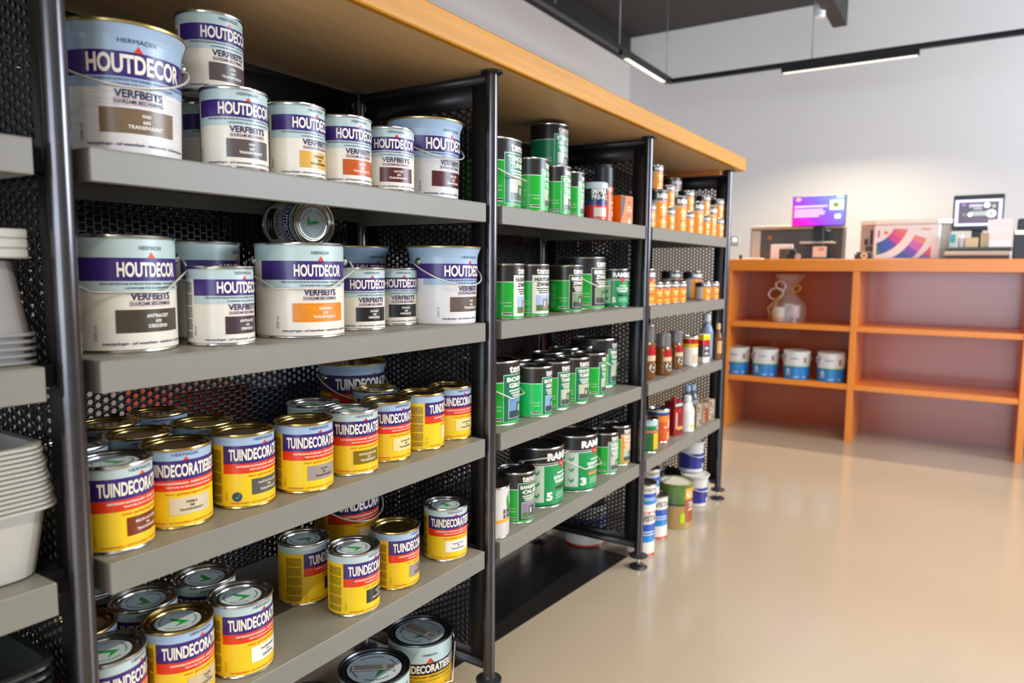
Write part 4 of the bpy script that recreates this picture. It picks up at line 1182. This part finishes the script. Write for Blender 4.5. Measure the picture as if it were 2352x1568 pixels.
rear(-.84, -.56, 2.36, 2.50, .6205, 1.166, '#c8601c', 'tall rust orange box behind the far bay')
rear(-.84, -.56, 2.55, 2.88, .6205, 1.166, '#3a1c18', 'tall dark brown box behind the far bay')
rear(-.84, -.56, .06, .60, 1.2005, 1.50, '#1e1e22', 'added black light-blocking box at the top behind the nearest bay')  # this and the next two are added unseen boxes that darken the holes
rear(-.84, -.56, .70, 1.40, 1.2005, 1.50, '#2c2a2a', 'added charcoal light-blocking box at the top behind the black post')
rear(-.84, -.56, 1.50, 2.25, 1.2005, 1.50, '#24282c', 'added slate light-blocking box at the top behind the middle bay')

# ---------------------------------------------------------------- tins, bottles and boxes on the shelves
for it in ITEMS:
    place(it[0], it[1], it[2], it[3], it[4], it[5], it[6], it[7])
# a tin lying on its side on top of the large tins of the second shelf
place('HM', 'hidden large tin carrying the tin that lies on its side', -.325, .62, .991, -10, 'ant', None)
ax = Vector((.993, -.118, 0)).normalized()
yl = Vector((0, 0, -1)); xl = yl.cross(ax)
lt = place('H', 'shaded tin lying on its side with its round lid facing out', 0, 0, 0, 0, 'zwart', None)
LM = Matrix((xl, yl, ax)).transposed().to_4x4()
LM.translation = Vector((-.276, .638, 1.169+.0563))-ax*.133
lt.matrix_world = LM

# ---------------------------------------------------------------- plastic trays of the left bay
def rrect(x0, x1, y0, y1, r, n=5):
    pts = []
    for cx, cy, a in ((x1-r, y0+r, -90), (x1-r, y1-r, 0), (x0+r, y1-r, 90), (x0+r, y0+r, 180)):
        for i in range(n+1):
            t = math.radians(a+90*i/n)
            pts.append((cx+r*math.cos(t), cy+r*math.sin(t)))
    return pts
def tray_mesh(name, lx, ly, h, slope, fl, m_, th=.0012, rr=.02):
    """open tub with flange, rim at z = h, floor at z = 0"""
    b = MB()
    def ring(inset, z):
        return [(x, y, z) for x, y in rrect(-lx/2+inset, lx/2-inset, -ly/2+inset, ly/2-inset, max(.006, rr))]
    rings = [ring(-fl, h-.004), ring(-fl, h), ring(0, h), ring(slope*.85, .012), ring(slope*.95, .003), ring(slope+.008, 0)]
    n = len(rings[0])
    vs = [v for r_ in rings for v in r_]
    fs = []
    for a in range(len(rings)-1):
        for i in range(n):
            j = (i+1) % n
            fs.append((a*n+i, a*n+j, (a+1)*n+j, (a+1)*n+i))
    fs.append(tuple((len(rings)-1)*n+i for i in range(n)))
    b.add(vs, fs, m_, False)
    # outer wall so that the sheet has thickness
    rings2 = [ring(-fl, h-.004), ring(-th, h-.004), ring(slope*.85-th, .012-th), ring(slope*.95-th, .003-th), ring(slope+.008, -th)]
    vs = [v for r_ in rings2 for v in r_]
    fs = []
    for a in range(len(rings2)-1):
        for i in range(n):
            j = (i+1) % n
            fs.append(((a+1)*n+i, (a+1)*n+j, a*n+j, a*n+i))
    fs.append(tuple((len(rings2)-1)*n+i for i in range(n))[::-1])
    b.add(vs, fs, m_, False)
    return b.mesh(name)
GREYP = mat('grey plastic', '#8a8580', .5, noise=.05, bump=.05, bscale=300)
LGREY = mat('light grey plastic', '#bdb8ae', .5, noise=.04)
CLEARP = mat('milky clear plastic', '#d3cec2', .25, trans=.3, noise=.04, bump=.1, bscale=60)
SMOKE = mat('smoked dark plastic', '#3a3d3a', .18, noise=.1, trans=.15, coat=.3)
g_ = tray_mesh('paint_tray', .28, .37, .10, .012, .007, GREYP)
for i in range(5):
    o = link('paint_tray', g_)
    o.location = (-.185, -.247, .991+.1015+.0092*i)
    o.rotation_euler = (PI, 0, 0)
    tag(o, 'grey plastic paint tray nested upside down on the left bay shelf', 'paint tray', 'nested grey paint trays')
lidm_ = MB(); lidm_.bbox(-.15, .15, -.19, .17, 0, .0125, LGREY, .002)
lm_ = lidm_.mesh('cover_plate')
for i in range(3):
    o = link('plastic_plate', lm_)
    o.location = (-.19, -.234, .991+.1400+.0129*i)
    tag(o, 'light grey flat plastic plate lying on the nested grey trays', 'plate', 'light grey plates on the grey trays')
c_ = tray_mesh('tray_liner', .31, .39, .100, .013, .011, CLEARP, rr=.035)
for i in range(14):
    o = link('tray_liner', c_)
    o.location = (-.185, -.250-.0009*(i % 3)-.0011*i, 0.7018+.0064*i)
    tag(o, 'milky clear plastic tray liner nested in the stack on the left bay shelf', 'tray liner', 'nested clear tray liners')
d_ = tray_mesh('dark_tray', .28, .36, .10, .03, .010, SMOKE, rr=.03)
for i in range(6):
    o = link('dark_tray', d_)
    o.location = (-.18, -.247, .4106+.013*i)
    tag(o, 'dark smoked plastic tray nested on the lowest shelf of the left bay', 'paint tray', 'nested dark trays')

# ---------------------------------------------------------------- sales counter
ct = thing('sales_counter', 'orange sales counter with open shelves at the far wall', 'counter', (0, 4.64, 0))
D = .62
b = MB(); b.bbox(-.52, 3.6, 0, D, 1.13, 1.21, ORANGE, .003); b.build('worktop', ct)
div = (-.50, .327, 1.262, 2.2, 3.14)
for x in div:
    b = MB(); b.bbox(x, x+.038, .004, .46, 0, 1.1297, ORANGE, .002); b.build('divider', ct)
for a, c in zip(div[:-1], div[1:]):
    for z in (.771, .385):
        b = MB(); b.bbox(a+.0385, c-.0005, .008, .458, z-.036, z, ORANGE, .002); b.build('shelf', ct)
b = MB(); b.box(-.50, 3.2, .4605, .478, .0, 1.1297, ORANGEB); b.build('back_panel', ct)

g = 'white and blue buckets on the counter shelf'
for i, (x, w) in enumerate(((-0.4284, 'leftmost, half hidden by the end post'), (-0.2275, 'second from left'), (-0.0146, 'third from left'), (0.2083, 'rightmost, beside the divider'))):
    place('BB:0.0880:0.1950', 'white and blue bucket on the orange counter shelf, '+w, x, 4.752, .385, -74, 'wb', g)
# gift bundle in cellophane
gt = thing('gift_bundle', 'cellophane wrapped gift with candles and ribbon on the counter shelf', 'gift', (-.105, 4.83, .7713))
CEL = mat('cellophane', '#f2e8e0', .08, trans=.0, alpha=.16, coat=.6)
b = MB()
prof = [(.115, .0), (.128, .05), (.118, .12), (.06, .19), (.03, .215), (.05, .25), (.085, .31), (.10, .335)]
seg = 40
vs, fs = [], []
for k, (r, z) in enumerate(prof):
    for i in range(seg):
        t = 2*PI*i/seg
        w = 1+.10*math.sin(5*t+k)*(k > 2)+.06*math.sin(9*t+2*k)*(k > 1)
        vs.append((r*w*math.cos(t), r*w*math.sin(t), z))
for k in range(len(prof)-1):
    for i in range(seg):
        j = (i+1) % seg
        fs.append((k*seg+i, k*seg+j, (k+1)*seg+j, (k+1)*seg+i))
b.add(vs, fs, CEL, True)
b.build('cellophane', gt)
for x, y, r, h, c1, c2, z in ((-.05, -.03, .04, .10, '#dfe0cc', '#d8a888', .003), (.052, -.03, .036, .09, '#dcc8cc', '#c8c0d8', .03), (.0, .02, .038, .125, '#c8ccd8', '#b8bcc8', .003)):
    b = MB()
    if z > .01:
        b.lathe([(.02, .002, pm('#d8c8c0')), (.012, .01, pm('#d8c8c0')), (.012, z, pm('#d8c8c0')), (r*.9, z+.001, pm(c2)), (r, z+.02, pm(c1)), (r, z+h, pm(c1)), (r*.9, z+h, pm(c1)), (r*.88, z+h-.012, pm(c1))], 28, x, y, cap0=True, cap1=True)
    else:
        b.lathe([(r, z, pm(c2)), (r, z+.03, pm(c1)), (r, z+h, pm(c1)), (r*.9, z+h, pm(c1)), (r*.88, z+h-.012, pm(c1))], 28, x, y, cap0=True, cap1=True)
    b.lathe([(.0015, z+h-.012, pm('#4a4038')), (.001, z+h, pm('#4a4038'))], 8, x, y)
    b.build('candle', gt)
RIB = mat('silver ribbon', '#d2c6bc', .3, .3); RIBG = mat('gold ribbon', '#c89a2c', .3, .5)
b = MB()
for cx, cz, rx, rz, tl, m_ in ((-.075, .20, .05, .038, .3, RIB), (-.045, .255, .035, .028, -.6, RIB), (.06, .235, .03, .02, .5, RIBG)):
    pts = [(cx+rx*math.cos(q)*math.cos(tl)-rz*math.sin(q)*math.sin(tl), -.055, cz+rx*math.cos(q)*math.sin(tl)+rz*math.sin(q)*math.cos(tl)) for q in [2*PI*i/24 for i in range(24)]]
    b.tube(pts, .0055, m_, 6, True)
b.tube([(-.03, -.05, .215), (-.06, -.08, .15), (-.085, -.09, .06), (-.07, -.095, .006)], .004, RIBG, 6)
b.tube([(-.03, -.05, .215), (-.085, -.07, .14), (-.12, -.08, .10), (-.10, -.085, .01)], .004, RIBG, 6)
b.tube([(-.03+.03*math.cos(q), -.005+.03*math.sin(q)*1.0, .215) for q in [2*PI*i/16 for i in range(16)]], .006, RIBG, 6, True)
b.build('ribbon', gt)

# ---------------------------------------------------------------- machines on the counter
CT = 1.2103
def part(parent, name, boxes, bev=.003):
    b = MB()
    for x0, x1, y0, y1, z0, z1, m_ in boxes:
        b.bbox(x0, x1, y0, y1, z0, z1, m_, min(bev, (x1-x0)/4, (y1-y0)/4, (z1-z0)/4))
    return b.build(name, parent)
MDK = mat('dark grey machine housing', '#4a4d52', .45, noise=.06)
MLT = mat('light grey machine housing', '#b4afa4', .5, noise=.04)
mt = thing('mixing_machine', 'dark grey paint mixing machine at the left end of the counter', 'machine', (-.14, 5.07, CT))
part(mt, 'housing', [(-.31, .33, .0, .18, 0, .225, MDK)], .008)
part(mt, 'top_cover', [(-.315, .335, -.005, .183, .2255, .255, MLT)], .008)
part(mt, 'side_panel', [(-.3, -.235, -.008, -.0005, .01, .215, MLT)])
part(mt, 'shelf_ledge', [(.06, .29, -.09, -.0005, .115, .128, MLT)])
b = MB()
P = Print(b, lambda u, v, l: (u, -.0005-l, v), 1)
P.oval(-.17, .165, .015, .015, '#b8701c', 1); P.oval(-.178, .165, .008, .008, '#a83c1c', 2)
b.build('badge', mt)
part(mt, 'can_holder', [(.15, .17, -.06, -.001, .129, .2, DARKPL), (.23, .26, -.05, -.001, .129, .21, DARKPL), (.178, .2, -.07, -.01, .129, .18, MLT)])
t = thing('folded_bag', 'small white paper bag in front of the dark machine', 'bag', (-.16, 4.80, CT))
part(t, 'sheet', [(-.075, -.02, 0, .012, 0, .105, WHITEPL), (-.02, .075, 0, .012, .075, .105, WHITEPL)], .005)
t = thing('tape_dispenser', 'small black tape dispenser in front of the white bag', 'dispenser', (-.09, 4.76, CT))
part(t, 'housing', [(-.03, .045, 0, .03, 0, .05, DARKPL), (-.01, .03, 0, .03, .05, .075, DARKPL)], .006)
b = MB(); b.lathe([(.004, 0, MLT), (.018, 0, MLT), (.018, .012, MLT), (.004, .012, MLT)], 24); o = b.build('tape_roll', t); o.rotation_euler = (PI/2, 0, 0); o.location = (.05, -.004, .02)
t = thing('leaflet', 'white leaflet with red heading leaning on the dark machine', 'leaflet', (.072, 4.90, CT))
b = MB(); b.bbox(-.045, .045, 0, .004, 0, .092, pm('#cfc4b8'), .001)
P = Print(b, lambda u, v, l: (u, -l, v), 1); P.rect(-.01, .03, .062, .08, '#c08a7a', 1); b.build('sheet', t)
t = thing('small_cap', 'tiny dark cap at the left end of the counter top', 'cap', (-.43, 4.75, CT))
b = MB(); b.lathe([(.012, 0, DARKPL), (.012, .03, DARKPL), (.009, .032, DARKPL)], 20, cap0=True, cap1=True); b.build('body', t)
t = thing('paper_pile', 'flat pale paper pile at the left end of the counter top', 'paper', (-.42, 4.83, CT))
part(t, 'sheet', [(-.06, .11, 0, .12, 0, .012, WHITEPL)], .003)

def glow(name, col, s):
    return mat('screen '+name, col, .3, emit=s)
def monitor(label, x, y, zb, w, h, rz, screen, bez, ped):
    t = thing('computer_monitor', label, 'monitor', (x, y, CT), rz)
    part(t, 'housing', [(-w/2, w/2, 0, .035, zb, zb+h, DARKPL)], .004)
    part(t, 'stand', [(-.035, .035, .036, .07, 0, zb+h*.5, DARKPL), (-.11, .11, -.06, .10, 0, .015, DARKPL)] if ped else [(-.03, .03, .036, .08, .02, zb+h*.4, DARKPL), (-.08, .08, .03, .13, 0, .018, DARKPL)], .004)
    b = MB()
    P = Print(b, lambda u, v, l: (u, -.0006-l, zb+h/2+v), 1)
    screen(P, w, h, bez)
    b.build('screen', t)
    return t
def scr1(P, w, h, bez):
    m_ = bpy.data.materials.new('screen gradient'); m_.use_nodes = True
    nt = m_.node_tree; bs = nt.nodes['Principled BSDF']
    tc = nt.nodes.new('ShaderNodeTexCoord'); sx = nt.nodes.new('ShaderNodeSeparateXYZ')
    nt.links.new(tc.outputs['Generated'], sx.inputs[0])
    ad = nt.nodes.new('ShaderNodeMath'); ad.operation = 'MULTIPLY_ADD'; ad.inputs[1].default_value = .62
    m2 = nt.nodes.new('ShaderNodeMath'); m2.operation = 'MULTIPLY'; m2.inputs[1].default_value = .38
    nt.links.new(sx.outputs[2], m2.inputs[0]); nt.links.new(sx.outputs[0], ad.inputs[0]); nt.links.new(m2.outputs[0], ad.inputs[2])
    rp = nt.nodes.new('ShaderNodeValToRGB'); e = rp.color_ramp.elements
    e[0].position, e[0].color = 0, hx('#ff0f8c'); e[1].position, e[1].color = 1, hx('#7aa0f4')
    for p_, c_ in ((.18, '#c812b4'), (.35, '#8c2ad0'), (.6, '#6f5ae0')):
        q = e.new(p_); q.color = hx(c_)
    nt.links.new(ad.outputs[0], rp.inputs[0])
    nt.links.new(rp.outputs[0], bs.inputs['Emission Color']); bs.inputs['Emission Strength'].default_value = .9
    nt.links.new(rp.outputs[0], bs.inputs['Base Color'])
    P.rect(-w/2+bez, w/2-bez, -h/2+bez, h/2-bez, m_, 1)
    wh, lv = glow('white', '#ffffff', 1.1), glow('lavender', '#d9c8f6', .8)
    P.rect(.075, .162, .005, .07, wh, 2); P.rect(.094, .132, .02, .055, glow('green', '#7fa648', .6), 3); P.rect(.134, .142, .02, .055, glow('pale green', '#c8d8c0', .7), 3)
    P.rect(.11, .146, -.055, -.028, wh, 2)
    P.rect(.115, .162, .082, .097, glow('pale blue', '#b8d4fa', .9), 2)
    P.oval(-.135, .083, .018, .012, glow('sun', '#f0b46a', .8), 2); P.oval(-.135, .069, .014, .008, glow('sea', '#7a7ad8', .8), 2)
    P.rect(-.16, .06, .026, .038, lv, 2)
    for i, q in enumerate((.03, .045, .04, .005)):
        P.rect(-.16, q, .004-.015*i, .013-.015*i, lv, 2)
def scr2(P, w, h, bez):
    P.rect(-w/2+.012, w/2-.012, -h/2+.03, h/2-.03, glow('lavender white', '#d4d4ff', 1.0), 1)
    P.rect(-w/2+.03, w/2-.03, -h/2+.045, h/2-.045, glow('dark slate', '#564c5a', .55), 2)
    wh, gy = glow('white', '#ffffff', 1.1), glow('grey', '#b4acc0', .7)
    P.rect(-.09, -.07, .045, .056, glow('violet', '#8c84c8', .7), 3)
    P.rect(-.05, .02, .034, .053, gy, 3); P.rect(-.025, .02, .02, .028, gy, 3)
    P.oval(.045, .045, .017, .016, wh, 3); P.oval(.082, .038, .010, .012, glow('beige', '#b0a698', .6), 3)
    P.rect(-.045, .06, -.02, .008, glow('grey green', '#a0aca8', .6), 3); P.oval(-.042, -.012, .014, .012, wh, 3)
    P.oval(-.075, -.01, .008, .009, glow('dim', '#8c8490', .5), 3)
    P.oval(.07, -.008, .026, .024, wh, 4); P.oval(.07, -.008, .009, .008, glow('dark slate', '#564c5a', .55), 5)
monitor('computer monitor with purple and blue screen above the dark machine', .043, 4.95, .235, .352, .215, -.03, scr1, .006, True)
monitor('computer monitor with dark screen in a white frame, at the right', .99, 4.97, .185, .275, .225, -.03, scr2, .02, False)

# colour dispenser with bright artwork
dt = thing('colour_dispenser', 'white colour dispensing machine with red and blue curved artwork', 'machine', (.58, 4.92, CT))
hb = MB(); hb.bbox(-.175, .215, .0, .25, .0, .235, WHITEPL, .01)
b = MB()
top = [(-.265, .05), (-.17, -.01), (.20, -.01), (.275, .05), (.275, .26), (-.265, .26)]
b.prism(top, .2355, .262, mat('cream white top cover', '#f2ead8', .4))
b.build('top_cover', dt)
part(dt, 'left_wing', [(-.262, -.1755, .06, .25, 0, .235, MLT)], .004)
part(dt, 'right_wing', [(.2155, .27, .06, .25, 0, .235, MLT)], .004)
b = MB()
P = Print(hb, lambda u, v, l: (u, -.0005-l, v), .02)
def arc_band(cx, cy, r0_, r1_, a0, a1, cols):
    n = 24
    for i in range(n):
        t0, t1 = math.radians(a0+(a1-a0)*i/n), math.radians(a0+(a1-a0)*(i+1)/n)
        pts = [(cx+r0_*math.cos(t0), cy+r0_*math.sin(t0)), (cx+r1_*math.cos(t0), cy+r1_*math.sin(t0)), (cx+r1_*math.cos(t1), cy+r1_*math.sin(t1)), (cx+r0_*math.cos(t1), cy+r0_*math.sin(t1))]
        pts = [(min(.165, max(-.155, u)), min(.205, max(.012, v))) for u, v in pts]
        P.poly(pts, cols[min(len(cols)-1, int(i/n*len(cols)))], 1)
arc_band(-.20, .26, .155, .235, -85, -15, ['#1f8a6a', '#2c4a9a', '#2f4fb0', '#5a3fa8', '#c8288a', '#d8506a', '#dd6a5a'])
arc_band(-.20, .26, .285, .36, -62, -20, ['#2f4fb0', '#2c4a9a', '#6a3fb0', '#c050b0', '#dd7a6a'])
arc_band(-.16, .30, .385, .45, -52, -30, ['#4a3fa8', '#8a2fb0', '#c8187a', '#e01860', '#e8305a'])
P.rect(-.148, -.138, .15, .195, '#b03a7a', 2); P.oval(-.10, .178, .013, .012, '#e0702c', 2)
P.rect(.105, .16, .193, .203, '#e09a3c', 2)
hb.build('housing', dt)
part(dt, 'left_buttons', [(-.235, -.215, .05, .0595, .10, .14, mat('dark green plastic', '#26302c', .5)), (-.2, -.185, .05, .0595, .10, .20, mat('purple plastic', '#4a1440', .5)), (-.225, -.18, .04, .0595, .04, .09, mat('brown plastic', '#4a3a1c', .5)), (-.179, -.1765, .04, .0595, .03, .09, mat('violet plastic', '#4a2a90', .5))], .001)
t = thing('tape_roll', 'black desk dispenser with a cream tape roll beside the white machine', 'dispenser', (.375, 4.75, CT))
part(t, 'base', [(-.06, .05, 0, .05, 0, .035, DARKPL), (-.05, .04, .005, .045, .035, .05, DARKPL)], .005)
b = MB(); b.lathe([(.008, 0, pm('#d8b88a')), (.021, 0, pm('#d8b88a')), (.021, .014, pm('#d8b88a')), (.008, .014, pm('#d8b88a'))], 28); o = b.build('roll', t); o.rotation_euler = (PI/2, 0, 0); o.location = (.0, -.0005, .024)
# dark printer tray with boxes on it
pt_ = thing('label_printer', 'low dark printer in front of the right hand monitor', 'printer', (1.0, 4.83, CT))
part(pt_, 'base', [(-.17, .17, 0, .10, 0, .022, DARKPL)], .004)
part(pt_, 'front_tray', [(-.175, .175, -.02, .10, .0225, .05, MLT)], .006)
part(pt_, 'cover', [(-.17, .18, .0, .11, .0503, .075, mat('charcoal plastic', '#46443f', .5))], .006)
def smallbox(nm, label, cat, x, y, w, d, h, c, stripe=None):
    t = thing(nm, label, cat, (x, y, CT+.0755))
    b = MB(); b.bbox(-w/2, w/2, -d/2, d/2, 0, h, pm(c), .002)
    if stripe:
        P = Print(b, lambda u, v, l: (u, -d/2-l, v), 1); P.rect(-w/2+.002, w/2-.002, h*.35, h*.98, stripe, 1)
    b.build('carton', t)
smallbox('carton_box', 'small turquoise topped carton on the dark printer', 'box', .865, 4.89, .035, .04, .085, '#b8d4d8', '#22a0aa')
smallbox('carton_box', 'low beige carton on the dark printer', 'box', .968, 4.88, .068, .04, .06, '#d8bc84')
smallbox('carton_box', 'taller beige carton on the dark printer, right', 'box', 1.048, 4.89, .07, .04, .088, '#d2b888')
t = thing('plastic_bottle', 'white bottle between cartons on the dark printer', 'bottle', (.912, 4.885, CT+.0755))
b = MB(); wm = pm('#d8d8e0'); b.lathe([(.017, 0, wm), (.02, .004, wm), (.02, .06, wm), (.012, .075, wm), (.009, .08, wm), (.009, .092, wm)], 28, cap0=True, cap1=True); b.build('bottle_body', t)
t = thing('paper_sheet', 'folded white sheet of paper at the right end of the printer', 'paper', (1.112, 4.845, CT+.0755))
b = MB()
sh = mat('white paper', '#efeae6', .6)
pts = [(0, .0005), (.010, .04), (.0, .08), (.016, .12), (.010, .168)]
vs, fs = [], []
for i, (d, z) in enumerate(pts):
    for w_ in (0, .002):
        vs += [(-.055-.012*(i > 2), d+w_, z), (.062, d+w_+.01, z+.008*(i > 0))]
for i in range(len(pts)-1):
    a = 4*i
    fs += [(a, a+1, a+5, a+4), (a+2, a+6, a+7, a+3), (a, a+4, a+6, a+2), (a+1, a+3, a+7, a+5)]
fs += [(0, 2, 3, 1), (4*len(pts)-4, 4*len(pts)-3, 4*len(pts)-1, 4*len(pts)-2)]
b.add(vs, fs, sh)
b.build('sheet', t)
t = thing('card_terminal', 'black payment terminal at the right edge of the counter', 'terminal', (1.235, 4.93, CT))
part(t, 'housing', [(-.05, .06, 0, .08, 0, .18, DARKPL), (-.035, .01, .0, .05, .18, .25, DARKPL)], .006)
part(t, 'light', [(-.045, .03, -.004, -.0005, .155, .178, glow('lamp', '#fff0c8', 1.2))], .001)
# wall socket
t = thing('wall_socket', 'small silver wall socket with green lamp on the far wall', 'socket', (-.828, 6.0, 1.36))
part(t, 'plate', [(-.04, .04, -.012, -.0005, 0, .08, mat('brushed socket', '#b8b8b4', .4, .4))], .004)
part(t, 'indicator', [(-.014, .018, -.016, -.0125, .03, .06, glow('green white', '#d8ffe8', 1.0))], .001)

# ---------------------------------------------------------------- lighting track
ZT = 2.60
tr = thing('light_track', 'black suspended lighting track turning a corner below the ceiling', 'lighting track', (0, 0, ZT))
TRK = mat('black track', '#1d2022', .4, .3)
for nm, (x0, x1, y0, y1) in (('rail', (-1.14, -1.10, -4.6, 5.11)), ('rail', (-1.0995, 1.2195, 5.07, 5.11)), ('rail', (1.22, 1.26, -4.6, 5.11))):
    part(tr, nm, [(x0, x1, y0, y1, 0, .035, TRK)], .003)
LED = mat('led diffuser', tuple(c_*1 for c_ in (1, .93, .82))+(1,), .4, emit=.7)
def luminaire(x, y, along, watts, L=.88, col=LED_COL):
    b = MB()
    hx_, hy_ = (L/2, .016) if along == 'x' else (.016, L/2)
    b.bbox(-hx_, hx_, -hy_, hy_, -.036, -.0005, TRK, .003)
    o = b.build('luminaire', tr, (x, y, 0))
    b = MB()
    b.bbox(-hx_*.97, hx_*.97, -hy_*.8, hy_*.8, -.042, -.0365, LED, .001)
    b.build('diffuser', o)
    area_light('lamp_light', (0, 0, -.045), 2*hx_, 2*hy_, watts, col, (0, 0, 0), o, 2.15)
for y in (-3.2, -.4, 1.5):
    luminaire(-1.12, y, 'y', LED_W*.45)
luminaire(-1.095, 4.51, 'y', LED_W*.7)
luminaire(.16, 5.09, 'x', LED_W*1.7, col=(1, .84, .60))
for y in (-3.6, -2.4, -1.15, .55, 1.9, 3.1):
    luminaire(1.24, y, 'y', LED_W)
for x, y in ((-1.12, 3.22), (-1.12, 4.106), (-1.12, 4.98), (-.076, 5.09), (1.24, 3.0), (1.24, 0), (-1.12, 0)):
    b = MB(); b.tube([(x, y, .034), (x, y, ZC-ZT)], .004, mat('suspension wire', '#8a9094', .4, .4), 8); b.build('suspension_wire', tr)
# security camera on the beam
t = thing('security_camera', 'white security camera under the dark ceiling beam', 'camera', (.05, 4.62, 2.76))
wc = mat('white camera plastic', '#e2e0e6', .35)
b = MB(); b.lathe([(.028, 0, wc), (.036, .012, wc), (.036, .07, wc), (.024, .095, wc)], 28, cap0=True, cap1=True); b.build('housing', t)
b = MB(); b.lathe([(.013, -.004, pm('#3a48a0')), (.016, .0, pm('#3a48a0'))], 20, cap0=True); o = b.build('lens', t); o.location = (0, -.033, .03); o.rotation_euler = (math.radians(60), 0, 0)
